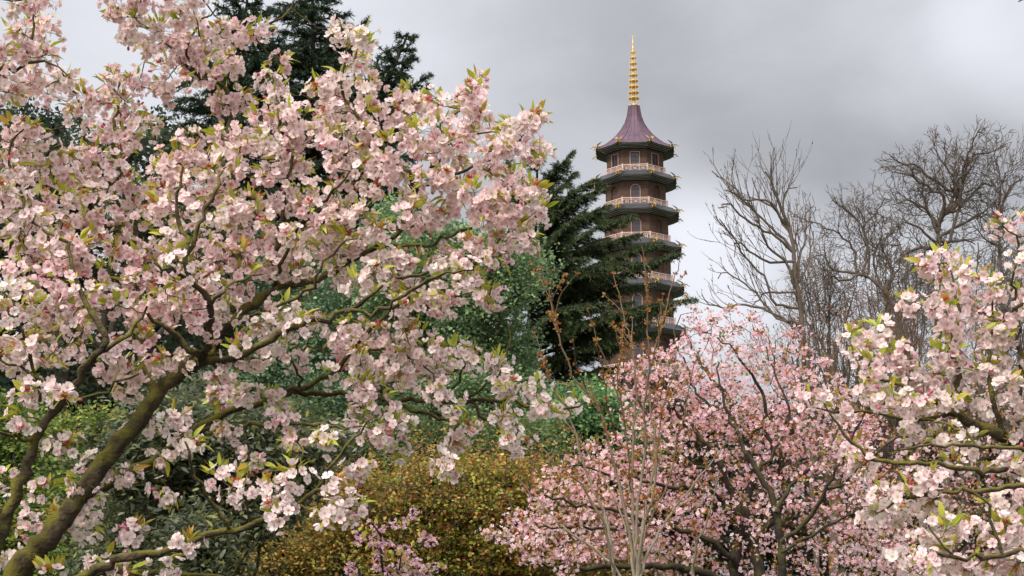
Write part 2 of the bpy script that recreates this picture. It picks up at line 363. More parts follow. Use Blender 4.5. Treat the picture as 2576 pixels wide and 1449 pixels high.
for k in range(10, 0, -1):
    E = EAVE[k]; gr = (10 - k) * .165; Re = 3.87 + gr; Rw = 2.75 + gr; zlow = EAVE[k - 1] + .58 if k > 1 else .6
    # cornice under the eave and, below the tenth, the skirt roof above it
    up = .1
    prof = [(Re, 0, up), (Re, -.045, up), (Re - .12, -.05, up), (Re - .12, -.1, up * .9), (Re - .38, -.115, up * .6), (Re - .38, -.165, up * .5), (Re - .62, -.18, up * .3), (Re - .62, -.225, .02), (Re - .86, -.24, 0), (Re - .86, -.275, 0), (Rw - .05, -.28, 0)]
    mi = [1, 1, 2, 1, 2, 1, 2, 1, 2, 1]
    g = Geo()
    if k < 10:
        Rr = Rw + .165 - .01 + .16
        top = [(Rw - .1, .62, 0), (Rr + .12, .62, 0), (Rr + .14, .57, 0), (Rr + .3, .4, 0), (Re - .28, .17, up * .5), (Re - .1, .055, up * .9), (Re, 0, up)]
        oct_lathe(g, [(r, E + z, u) for r, z, u in top], [0] * 6)
        oct_lathe(g, [(r, E + z, u) for r, z, u in prof], mi)
        for c_ in range(8):                      # rolls on the corners of the roof
            a = math.radians(A0 + 45 * c_)
            pts = [(PX + r * math.sin(a), PY - r * math.cos(a), E + z + u + .02) for r, z, u in top[2:]]
            tubes(g, np.array([pts]), np.full((1, len(pts)), .035), 5)
        g.build('tier_roof', [M_lead, M_black, M_green], pag, smooth=False)
    else:
        top = [(.54, 45.77 - E, 0), (.6, 4.15, 0), (.72, 3.5, 0), (.95, 2.85, 0), (1.3, 2.25, 0), (1.78, 1.62, 0), (2.3, 1.1, .0), (2.93, .58, .02), (3.4, .28, .06), (3.75, .07, up * .9), (Re, 0, up)]
        oct_lathe(g, [(r, E + z, u) for r, z, u in top], [0] * 10)
        oct_lathe(g, [(r, E + z, u) for r, z, u in prof], [m_ for m_ in mi])
        for c_ in range(8):
            for t in (0, .25, .5, .75):
                pts = []
                for r, z, u in top:
                    a, b = math.radians(A0 + 45 * c_), math.radians(A0 + 45 * (c_ + 1))
                    x = r * (math.sin(a) * (1 - t) + math.sin(b) * t); y = -r * (math.cos(a) * (1 - t) + math.cos(b) * t)
                    pts.append((PX + x, PY + y, E + z + u * abs(2 * t - 1) ** 4 + .01))
                pts = np.array(pts if t in (0, .5) else pts[4:])
                tubes(g, pts[None], np.full((1, len(pts)), .045 if t == 0 else .022), 5)
        g.build('flared_roof', [M_purple, M_black, M_green], pag, smooth=False)
    # walls with their openings
    gw = Geo(); W = Rw * math.sin(math.radians(22.5)); z1 = E - .24; hgt = z1 - zlow
    for f_ in range(8):
        fr = face_frame(f_, Rw); glazed = (f_ % 2 == 1) or k == 10
        hw = .47 if glazed else .42
        if k == 10: arched, zo, zs = False, zlow + .08, z1 - .3
        else: arched = True; zo = zlow + .1; zs = E - .24 - .36 - hw - .05 * (9 - k) * .5
        wall_face(gw, fr, W, zlow - .1, z1, hw, zo, zs, arched, .22 if glazed else .14)
        if glazed:
            op = opening(hw, zo, zs, arched); gf = Geo()
            inn = frame_strip(gf, fr, op, .09, -.1, .05)
            inn2 = frame_strip(gf, fr, inn, .05, -.1, -.03, mi=1)
            hw2 = hw - .14; zt = zs if not arched else zs + hw2
            boxes(gf, fr, [(-.03, .03, -.1, -.02, zo, zt)] + [(-hw2, hw2, -.1, -.05, z_ - .015, z_ + .015) for z_ in np.arange(zo + .35, zs + .1, .35)], mi=1)
            wn = gf.build('window', [M_frame, M_sash], pag, smooth=False)
            gp = Geo(); O, X, Y, Z = fr; n_ = len(inn2); gp.add([O + X * x - Y * .085 + Z * z for x, z in inn2] + [O - Y * .085 + Z * zo], [np.array([[i, i + 1, n_] for i in range(n_ - 1)])])
            gp.build('pane', M_glass, None, smooth=False, loc=(PX, PY, 0)); pn = bpy.context.scene.objects[-1] if False else COL.objects[-1]
            pn.location = (0, 0, 0); pn.parent = wn
    for c_ in range(8):                          # quoins on the corners
        a = math.radians(A0 + 45 * c_); n = np.array((math.sin(a), -math.cos(a), 0)); x = np.array((math.cos(a), math.sin(a), 0))
        boxes(gw, (np.array((PX, PY, 0)) + n * (Rw - .05), x, n, np.array((0, 0, 1.))), [(-.05, .05, -.05, .06, zlow, z1)])
    gw.build('storey_wall', M_brick, pag, smooth=False)
    # balcony railing standing on the tier below
    if k > 1:
        Rr = Rw + .17; zb = EAVE[k - 1] + .61; H = .6; gl = Geo()
        for f_ in range(8):
            fr = face_frame(f_, Rr); Wr = Rr * math.sin(math.radians(22.5)); t = .022
            b = [(-Wr, Wr, -.04, .04, zb + H, zb + H + .06), (-Wr, Wr, -.03, .03, zb + .05, zb + .1), (-Wr, Wr, -t, t, zb + H * .8, zb + H * .8 + .035)]
            nb = 3; pw = 2 * Wr / nb
            for q in range(nb):
                x0 = -Wr + q * pw; x1 = x0 + pw; xm = (x0 + x1) / 2
                b += [(x0 - .03, x0 + .03, -.035, .035, zb, zb + H + .02)]
                lo, hi = zb + .1, zb + H * .8
                for xx in np.linspace(x0, x1, 8)[1:-1]:
                    if abs(xx - xm) > .17: b.append((xx - .013, xx + .013, -t * .7, t * .7, lo, hi))
                b += [(xm - .15, xm + .15, -t * .8, t * .8, lo + .12, lo + .15), (xm - .15, xm + .15, -t * .8, t * .8, hi - .15, hi - .12), (xm - .08, xm + .08, -t * .8, t * .8, (lo + hi) / 2 - .012, (lo + hi) / 2 + .012)]
                b += [(xm - .165, xm - .135, -t * .9, t * .9, lo, hi), (xm + .135, xm + .165, -t * .9, t * .9, lo, hi), (xm - .012, xm + .012, -t * .9, t * .9, lo, lo + .12), (xm - .012, xm + .012, -t * .9, t * .9, hi - .12, hi)]
            boxes(gl, fr, b)
            a = math.radians(A0 + 45 * f_); n = np.array((math.sin(a), -math.cos(a), 0))
            boxes(gl, (np.array((PX, PY, 0)) + n * Rr, np.array((math.cos(a), math.sin(a), 0)), n, np.array((0, 0, 1.))), [(-.05, .05, -.05, .05, zb - .02, zb + H + .12)])
        gl.build('balcony_railing', M_rail, pag, smooth=False)
    # a dragon on every corner
    for c_ in range(8):
        if k < 4: continue
        d = _dg if first_dragon else _dg.copy()
        if not first_dragon: COL.objects.link(d)
        first_dragon = False
        a = math.radians(A0 + 45 * c_); r = Re - .28
        d.parent = pag; d.location = (r * math.sin(a), -r * math.cos(a), E + .2); d.rotation_euler = (0, .38, a - math.pi / 2); d.scale = (.92, .8, .62)
# spire
g = Geo(); zt0 = 45.77
tubes(g, np.array([[(PX, PY, zt0 - .1), (PX, PY, zt0 + .5), (PX, PY, zt0 + 3), (PX, PY, 50.9)]]), np.array([[.16, .09, .08, .05]]), 10)
fin = [(50.9, .07), (51.05, .2), (51.15, .09), (51.4, .06), (51.5, .12), (51.62, .06), (51.9, .05), (52.0, .09), (52.1, .035), (52.5, .025), (52.7, .015), (52.95, .004)]
tubes(g, np.array([[(PX, PY, z) for z, r in fin]]), np.array([[r for z, r in fin]]), 8)
for s in (-1, 1):
    p, r = smooth_line([(PX, PY, 52.55), (PX + s * .12, PY, 52.62), (PX + s * .14, PY, 52.78)], [.015, .012, .005], k=6); tubes(g, p[None], r[None], 5)
    p, r = smooth_line([(PX, PY, 51.0), (PX + s * .25, PY, 51.0), (PX + s * .28, PY, 51.16)], [.02, .02, .008], k=6); tubes(g, p[None], r[None], 5)
spire = g.build('spire', M_gold, pag)
RZ = [(y, hwid / 27.3) for y, hwid in [(267.5, 14.4), (248, 14), (233.6, 13.4), (218.4, 12.4), (204.4, 11.8), (189.8, 11), (174.6, 10), (160.6, 9.4), (146, 8.2), (131, 7)]]
zz = []
for y, r in RZ:
    z = P(0, y, PY)[2]; zz.append((z, r)); g = Geo(); n = 24
    an = np.arange(n) * 2 * np.pi / n
    prof = [(r, z - .025), (r + .012, z), (r, z + .02), (r * .7, z + .015), (.1, z + .02), (.1, z - .06), (r * .7, z - .05), (r, z - .025)]
    V = np.concatenate([np.stack([PX + q * np.cos(an), PY + q * np.sin(an), np.full(n, h)], 1) for q, h in prof]); j = np.arange(n); kx = (j + 1) % n
    g.add(V, [np.concatenate([np.stack([i * n + j, i * n + kx, (i + 1) * n + kx, (i + 1) * n + j], 1) for i in range(len(prof) - 1)])])
    d = g.build('disc', M_gold, None, loc=(PX, PY, 0)); d.parent = spire; d.location = (0, 0, 0)
g = Geo()
for i in range(8):
    a = math.radians(A0 + 45 * i)
    tubes(g, np.array([[(PX + r * math.cos(a), PY + r * math.sin(a), z) for z, r in zz]]), np.full((1, len(zz)), .014), 4)
d = g.build('stay', M_gold, None, loc=(PX, PY, 0)); d.parent = spire; d.location = (0, 0, 0)
# ------------------------------------------------------------------ ground
M_ground = mat('lawn', color=(.06, .068, .032), rough=.95, noise=(.35, .6, 1.4), bump=(30, .6, .05))
g = Geo(); xs = np.concatenate([np.linspace(-3000, -80, 8), np.linspace(-70, 70, 57), np.linspace(80, 3000, 8)]); ys = np.concatenate([np.linspace(-1500, -30, 6), np.linspace(-20, 160, 73), np.linspace(180, 4000, 10)])
X_, Y_ = np.meshgrid(xs, ys); Z_ = .12 * np.sin(X_ * .13 + 1) * np.cos(Y_ * .11) * (np.abs(X_) < 75) * (np.abs(Y_ - 70) < 88) - .02
V = np.stack([X_, Y_, Z_], -1).reshape(-1, 3); nx = len(xs); i = np.arange(len(ys) - 1)[:, None] * nx + np.arange(nx - 1)[None]
g.add(V, [np.stack([i, i + 1, i + 1 + nx, i + nx], -1).reshape(-1, 4)])
o = g.build('ground', M_ground); o['kind'] = 'structure'; o['label'] = 'rough green lawn under the trees'
# ------------------------------------------------------------------ plant templates
def petal(cup=.25, wid=.42, rows=((.07, .06), (.36, .62), (.7, 1.0), (.95, .62)), notch=.05, ruff=0.0):
    V = []; w_ = []
    for i, (r, h) in enumerate(rows):
        for s in (-1, 0, 1):
            rr = r + (.07 - notch * 1.9 if (i == 3 and s == 0) else 0) + (.0 if s else 0)
            V.append((rr, s * wid * h, cup * rr * rr + (.035 if s else 0) * h + (ruff * (1 if (i + s) % 2 else -1)))); w_.append((1, .4, .07, 0)[i])
    f = [(i * 3 + j, i * 3 + j + 1, i * 3 + j + 4, i * 3 + j + 3) for i in range(3) for j in range(2)]
    return np.array(V), np.array(f), np.array(w_)
def flower(cup, layers=1, ruff=0.0, rng=RNG):
    V, Fq, Wt = [], [], []; n = 0
    for l_ in range(layers):
        for k in range(5):
            v, f, wt = petal(cup + l_ * .45 + rng.normal(0, .09), .43 - .05 * l_, ruff=ruff)
            a = k * 2 * np.pi / 5 + l_ * .6 + rng.normal(0, .06); c, s = math.cos(a), math.sin(a); sc_ = 1 - .25 * l_ + rng.normal(0, .05)
            v = v * sc_; v[:, 2] += .05 * l_ + .012 * k
            V.append(np.stack([v[:, 0] * c - v[:, 1] * s, v[:, 0] * s + v[:, 1] * c, v[:, 2]], 1)); Fq.append(f + n); Wt.append(wt); n += len(v)
    V = np.concatenate(V); Wt = np.concatenate(Wt)
    # stamens: thin spikes round the centre
    S, Ft, m = [], [], 7
    for k in range(m):
        a = k * 2 * np.pi / m + rng.normal(0, .2); c, s = math.cos(a), math.sin(a); r = rng.uniform(.22, .36)
        b = n + len(S)
        S += [(-s * .03, c * .03, .03), (s * .03, -c * .03, .03), (c * r, s * r, .2 + cup * .1)]; Ft.append((b, b + 1, b + 2))
    return np.concatenate([V, np.array(S)]), [np.concatenate(Fq), np.array(Ft)], np.concatenate([Wt, np.full(len(S), 2.)])
FLOWERS = [flower(.1), flower(.3), flower(.55), flower(.25, 2), flower(.45, 2), flower(-.12), flower(.2, 1, .03), flower(1.0)]
def simple_flower(cup=.35):
    V = [(0, 0, 0)]; f = []
    for k in range(5):
        a = k * 2 * np.pi / 5; b = len(V)
        for (r, da, z) in ((.75, -.5, cup * .7), (1, 0, cup), (.75, .5, cup * .7)): V.append((r * math.cos(a + da), r * math.sin(a + da), z))
        f.append((0, b, b + 1, b + 2))
    w_ = np.zeros(len(V)); w_[0] = .8
    return np.array(V), [np.array(f)], w_
SIMPLE = [simple_flower(.15), simple_flower(.6), simple_flower(1.1)]
def leaf_t(wid=.19, fold=.1, droop=.25, n=5, tip_c=None):
    V = []; xs_ = np.linspace(0, 1, n)
    hw = wid * np.sin(np.pi * np.clip(xs_, 0, 1) ** .75) ** .9; hw[0] = .012; hw[-1] = .004
    for x, h in zip(xs_, hw):
        z = -droop * x * x
        V += [(x, -h, z + fold * h / wid * .5), (x, 0, z), (x, h, z + fold * h / wid * .5)]
    f = [(i * 3 + j, i * 3 + j + 1, i * 3 + j + 4, i * 3 + j + 3) for i in range(n - 1) for j in range(2)]
    return np.array(V), [np.array(f)], np.repeat(xs_, 3)
LEAVES = [leaf_t(), leaf_t(.16, .2, .45), leaf_t(.2, .05, .0), leaf_t(.12, .25, .1)]
DIAMOND = (np.array([(0, 0, 0), (.5, -.32, .08), (1, 0, -.05), (.5, .32, .08)]), [np.array([(0, 1, 2, 3)])], np.ones((4, 3)))
BLADE = (np.array([(0, -.5, 0), (0, .5, 0), (1, 0, 0.)]), [np.array([(0, 1, 2)])], np.ones((3, 3)))
def ellipsoid(nu=6, nv=4):
    V = [(0, 0, -1)]
    for j in range(1, nv):
        t = math.pi * j / nv
        for i in range(nu):
            a = 2 * math.pi * i / nu; V.append((math.sin(t) * math.cos(a), math.sin(t) * math.sin(a), -math.cos(t)))
    V.append((0, 0, 1)); q = []; t3 = []
    for i in range(nu): t3.append((0, 1 + (i + 1) % nu, 1 + i)); b = 1 + (nv - 2) * nu; t3.append((len(V) - 1, b + i, b + (i + 1) % nu))
    for j in range(nv - 2):
        for i in range(nu): q.append((1 + j * nu + i, 1 + j * nu + (i + 1) % nu, 1 + (j + 1) * nu + (i + 1) % nu, 1 + (j + 1) * nu + i))
    return np.array(V), [np.array(q), np.array(t3)], np.ones((len(V), 3))
BUD = ellipsoid()

M_petal = mat('cherry petal', attr=True, rough=.6, trans=.44, spec=.25)
M_leaf = mat('young leaf', attr=True, rough=.45, trans=.35, spec=.4)
M_evleaf = mat('evergreen leaf', attr=True, rough=.5, trans=.4, spec=.25)
M_needle = mat('needle', attr=True, rough=.65, trans=.12, spec=.2)
M_bark = mat('mossy cherry bark', attr=True, rough=.92, noise=(20, .3, 1.7, (1, 1, .5)), moss=((.12, .105, .014), 11), bump=(38, 1.0, .022))
M_bark2 = mat('dark cherry bark', attr=True, rough=.92, noise=(14, .6, 1.4, (1, 1, .4)), moss=((.05, .045, .014), 6), bump=(30, .8, .02))
M_twig = mat('twig bark', attr=True, rough=.9, noise=(12, .7, 1.3))

def jit_col(base, n, v=.12, h=.05, rng=RNG):
    base = np.asarray(base, float)
    return np.clip(base * (1 + rng.normal(0, v, (n, 1))) * (1 + rng.normal(0, h, (n, 3))), 0, .95)
def mixc(a, b, t): return np.asarray(a)[None] * (1 - t[:, None]) + np.asarray(b)[None] * t[:, None]

def resample_nodes(lines, step=.05):
    """all the points (and radii) along smoothed limbs, as one array to hang twigs from"""
    pts = np.concatenate([p for p, r in lines]); rad = np.concatenate([r for p, r in lines]); return pts, rad
def limb_lines(specs, step=.035, jit=.006, rng=RNG):
    """specs: list of control lists [(x, y, depth, radius_px)]; returns smoothed 3-D lines with radii in metres"""
    out_ = []
    for s in specs:
        p = np.array([P(x, y, d) for x, y, d, r in s]); rr = np.array([max(r, .8) / F * d for x, y, d, r in s])
        out_.append(smooth_line(p, rr, step=step, jit=jit, rng=rng))
    return out_
def grow_twigs(nodes, nrad, targets, r_tip, k=6, wig=.12, rng=RNG, seg=None, thick=.0007):
    """join every target to the nearest point of the growing skeleton by a bent twig; returns pts (N,k,3), radii (N,k), directions at the tips"""
    cap = len(nodes) + len(targets) * k; N_ = np.zeros((cap, 3)); N_[:len(nodes)] = nodes; n = len(nodes)
    d0 = np.array([np.min(((nodes[::3] - t) ** 2).sum(1)) for t in targets]); order = np.argsort(d0)
    PT = np.zeros((len(targets), k, 3)); RD = np.zeros((len(targets), k)); DR = np.zeros((len(targets), 3)); LEN = np.zeros(len(targets))
    for i in order:
        t = targets[i]; d = ((N_[:n] - t) ** 2).sum(1); 
        d = d + .6 * np.maximum(0, N_[:n, 2] - t[2] + .02) ** 2
        j = int(np.argmin(d)); a = N_[j]; v = t - a; l_ = float(np.linalg.norm(v)) + 1e-6
        side = np.cross(v / l_, rdir(1, rng)[0]); up_ = np.array((0, 0, 1.))
        u = np.linspace(0, 1, k)[:, None]
        c = a + v * u + (side * wig * rng.normal() + up_ * (-.12) * rng.random()) * l_ * np.sin(np.pi * u) + rng.normal(0, .02, (k, 3)) * l_ * np.sin(np.pi * u)
        PT[i] = c; LEN[i] = l_; r1 = r_tip; r0 = r_tip + thick * l_ / .1
        RD[i] = np.linspace(r0, r1, k); DR[i] = (c[-1] - c[-2]) / (np.linalg.norm(c[-1] - c[-2]) + 1e-9)
        N_[n:n + k - 1] = c[1:]; n += k - 1
    return PT, RD, DR
def sample_px(caps, spacing, rng=RNG):
    """spread points over capsules (x1, y1, x2, y2, radius, density) with a least spacing"""
    pts = []
    cell = {}; 
    for (x1, y1, x2, y2, r, d) in caps:
        a = np.array((x1, y1), float); b = np.array((x2, y2), float); ln = np.linalg.norm(b - a); area = 2 * r * ln + np.pi * r * r
        s = spacing / math.sqrt(d); nt_ = int(area / (s * s) * 9) + 6
        for _ in range(nt_):
            t = rng.random(); q = a + (b - a) * t
            an = rng.random() * 2 * np.pi; rr = r * math.sqrt(rng.random()); q = q + rr * np.array((math.cos(an), math.sin(an)))
            key = (int(q[0] // 40), int(q[1] // 40)); ok = True
            for i in (-1, 0, 1):
                for j in (-1, 0, 1):
                    for z in cell.get((key[0] + i, key[1] + j), ()):
                        if (z[0] - q[0]) ** 2 + (z[1] - q[1]) ** 2 < s * s * .72: ok = False; break
                    if not ok: break
                if not ok: break
            if ok: cell.setdefault(key, []).append(q); pts.append(q)
    return np.array(pts)
def depth_at(xy, lines, k=6, soft=60.0):
    """the depth of the limbs nearest to each sight line"""
    A = np.concatenate([proj(p) for p, r in lines]); D = np.concatenate([p[:, 1] for p, r in lines])
    o = np.zeros(len(xy))
    for i, q in enumerate(xy):
        w_ = 1 / (((A - q) ** 2).sum(1) + soft * soft) ** 1.5; o[i] = (w_ * D).sum() / w_.sum()
    return o

def blossom_clusters(centres, dirs, rng, fr=(.0165, .0235), nfl=(11, 24), rad=.056, tint_fn=None, pinkness=None, leaf_n=(5, 13), tuft_p=.55, bud_p=.3, leaf_len=.056, gz=-.25):
    """returns, per cluster: petals, leaves Geo pair"""
    res = []
    for i, (c, d) in enumerate(zip(centres, dirs)):
        gp, gl = Geo(), Geo(); n = int(rng.integers(*nfl)); pk = rng.random() if pinkness is None else pinkness[i]
        base = c - d * .02
        fd = nrm(rdir(n, rng) + np.array((0, -.25, gz)) + d * .25)
        pos = base + fd * (rad * rng.uniform(.45, 1.2, (n, 1))) * np.array((1.15, 1.15, .95))
        nm = nrm(fd + rng.normal(0, .42, (n, 3)) + np.array((-.05, -.12, .1)))
        R = frames(nm, rng=rng); S = rng.uniform(fr[0], fr[1], n)
        rose = rng.random() < .45 + .3 * pk
        cen = np.array((.42, .085, .1)) if rose else np.array((.33, .27, .06))
        ty = rng.choice(len(FLOWERS), n, p=[.12, .2, .17, .14, .1, .06, .12, .09])
        white = np.array((.94, .83, .79)); pink = np.array((.89, .58, .61))
        for t in range(len(FLOWERS)):
            m = ty == t; q = m.sum()
            if not q: continue
            V, FS, W = FLOWERS[t]; tt = np.clip(pk * .7 + .06 + rng.normal(0, .13, q), 0, 1)
            tint = mixc(white, pink, tt) * (1 + rng.normal(0, .03, (q, 1))); wk = np.clip(rng.normal(.42, .22, q), .1, .9)
            w_ = np.clip(W, 0, 1)[None, :, None]
            cc = tint[:, None, :] * (1 - w_ * wk[:, None, None]) + cen[None, None] * w_ * wk[:, None, None]
            st = W == 2
            cc[:, st] = np.array((.55, .36, .1)) if not rose else np.array((.5, .12, .09))
            gp.inst((V, FS, None), R[m], S[m], pos[m], col=cc)
        # stalks
        sp = np.stack([np.broadcast_to(base, pos.shape), (base + pos) / 2 + np.array((0, 0, .008)), pos - nm * S[:, None] * .05], 1)
        tubes(gl, sp, np.full((n, 3), .0008), 3, np.array((.16, .2, .04)))
        # leaves at the foot of the cluster
        q = int(rng.integers(*leaf_n)); ld = nrm(rdir(q, rng) * np.array((1, 1, .6)) + d * .9 + np.array((0, -.2, .25)))
        if q:
            t = int(rng.integers(len(LEAVES))); V, FS, W = LEAVES[t]; R = along(ld, rng=rng)
            br = np.clip(rng.normal(.16, .24, q), 0, 1); a = mixc((.32, .42, .04), (.5, .3, .04), br) * (1 + rng.normal(0, .14, (q, 1))); b = mixc((.46, .45, .05), (.58, .27, .05), br)
            cc = a[:, None] * (1 - W[None, :, None]) + b[:, None] * W[None, :, None]
            gl.inst((V, FS, None), R, rng.uniform(.55, 1.15, q) * leaf_len, base + ld * rad * rng.uniform(.3, .85, (q, 1)), col=np.clip(cc, 0, 1))
        if rng.random() < tuft_p:                # bronze scales and spent calyces
            q = 34; td = nrm(rdir(q, rng) + d * .5 + np.array((0, -.5, .2))); R = along(td, rng=rng, roll=2)
            gl.inst(BLADE, R, np.stack([rng.uniform(.012, .03, q), np.full(q, .0045), np.full(q, .01)], 1), base + td * .004 + d * rad * rng.uniform(.2, .9) + np.array((0, -.7, .2)) * rad * rng.uniform(.2, 1), tint=jit_col((.55, .15, .07) if rng.random() < .7 else (.5, .28, .07), q, .25, .1, rng))
        if rng.random() < bud_p:
            q = int(rng.integers(1, 4)); bd = nrm(rdir(q, rng) + d * .6 + np.array((0, -.5, -.1))); bp = base + bd * rad * rng.uniform(.8, 1.25, (q, 1))
            gp.inst(BUD, frames(bd, rng=rng), np.stack([np.full(q, .0065), np.full(q, .0065), np.full(q, .0105)], 1), bp, tint=jit_col((.72, .2, .3), q, .12, .05, rng))
            tubes(gl, np.stack([np.broadcast_to(base, bp.shape), (base + bp) / 2 + np.array((0, 0, .006)), bp], 1), np.full((q, 3), .0008), 3, np.array((.25, .16, .05)))
        res.append((gp, gl))
    return res
def merge(gs):
    o = Geo()
    for g_ in gs:
        for k in (3, 4): o.f[k] += [f + o.n for f in g_.f[k]]; o.mi[k] += g_.mi[k]
        o.v += g_.v; o.c += g_.c; o.n += g_.n
    return o
def leaf_cloud(g, pts, size, cols, rng, tmpl=DIAMOND, up=.5, flat=1.0):
    d = rdir(len(pts), rng); d[:, 2] *= .6; R = along(d, rng=rng, roll=.9)
    S = rng.uniform(.65, 1.3, len(pts)) * size
    g.inst(tmpl, R, S, pts, tint=cols)
def lobe_points(lobes, n_cl, n_leaf, cl_r, rng, shell=.55, sq=(1, 1, .6)):
    """lobes (c, r3): clumps near the surface of each lobe, leaves spread through each clump; returns points and a clump index"""
    vol = np.array([r[0] * r[1] * r[2] for c, r in lobes]) ** (2 / 3); pr = vol / vol.sum(); P_, K_ = [], []
    which = rng.choice(len(lobes), n_cl, p=pr)
    for k in range(n_cl):
        c, r = lobes[which[k]]; d = rdir(1, rng)[0]; q = np.array(c) + d * np.array(r) * (shell + (1 - shell) * rng.random() ** .6) * (1 + .16 * math.sin(5 * d[0] + 3 * d[2] + which[k]) )
        sz = cl_r * rng.uniform(.5, 1.35)
        pp = rng.normal(0, 1, (n_leaf, 3)) * np.array(sq) * sz * .6
        P_.append(q + pp); K_.append(np.full(n_leaf, k))
    return np.concatenate(P_), np.concatenate(K_)
def rand_walk_branches(g, start, d, length, radius, depth, rng, spec, col, out=None, tips=None):
    """recursive bare branching. spec: children, angle, ratio, curve, up. lines are gathered in out"""
    k = spec['k']; pts = np.zeros((k, 3)); pts[0] = start; dd = np.array(d, float)
    for i in range(1, k):
        dd = dd + rng.normal(0, spec['curve'], 3) + np.array((0, 0, spec['up'][min(depth, len(spec['up']) - 1)])); dd /= np.linalg.norm(dd)
        pts[i] = pts[i - 1] + dd * length / (k - 1)
    r1 = radius * (spec['taper'] if depth < spec['levels'] else .3); out.append((pts, np.linspace(radius, r1, k)))
    if depth >= spec['levels']:
        if tips is not None: tips.append((pts[-1], dd))
        return
    n = spec['children'][min(depth, len(spec['children']) - 1)]
    for c in range(n):
        t = rng.uniform(.25, 1) if c else 1.0; i = min(k - 1, max(1, int(round(t * (k - 1))))); base = pts[i]; td = pts[i] - pts[i - 1]; td /= np.linalg.norm(td)
        ax = np.cross(td, rdir(1, rng)[0]); ax /= np.linalg.norm(ax); a = math.radians(rng.normal(spec['angle'], 9)) * (.6 if c == 0 else 1)
        nd = td * math.cos(a) + ax * math.sin(a)
        rand_walk_branches(g, base, nd, length * spec['ratio'] * rng.uniform(.75, 1.2), max(radius * (1 - t * (1 - spec['taper'])) * (.72 if c else .8), spec['rmin']), depth + 1, rng, spec, col, out, tips)
def lines_to_geo(g, lines, sides, col, rng=RNG):
    by = {}
    for p, r in lines: by.setdefault(len(p), []).append((p, r))
    for k, v in by.items(): tubes(g, np.array([p for p, r in v]), np.array([r for p, r in v]), sides, col)
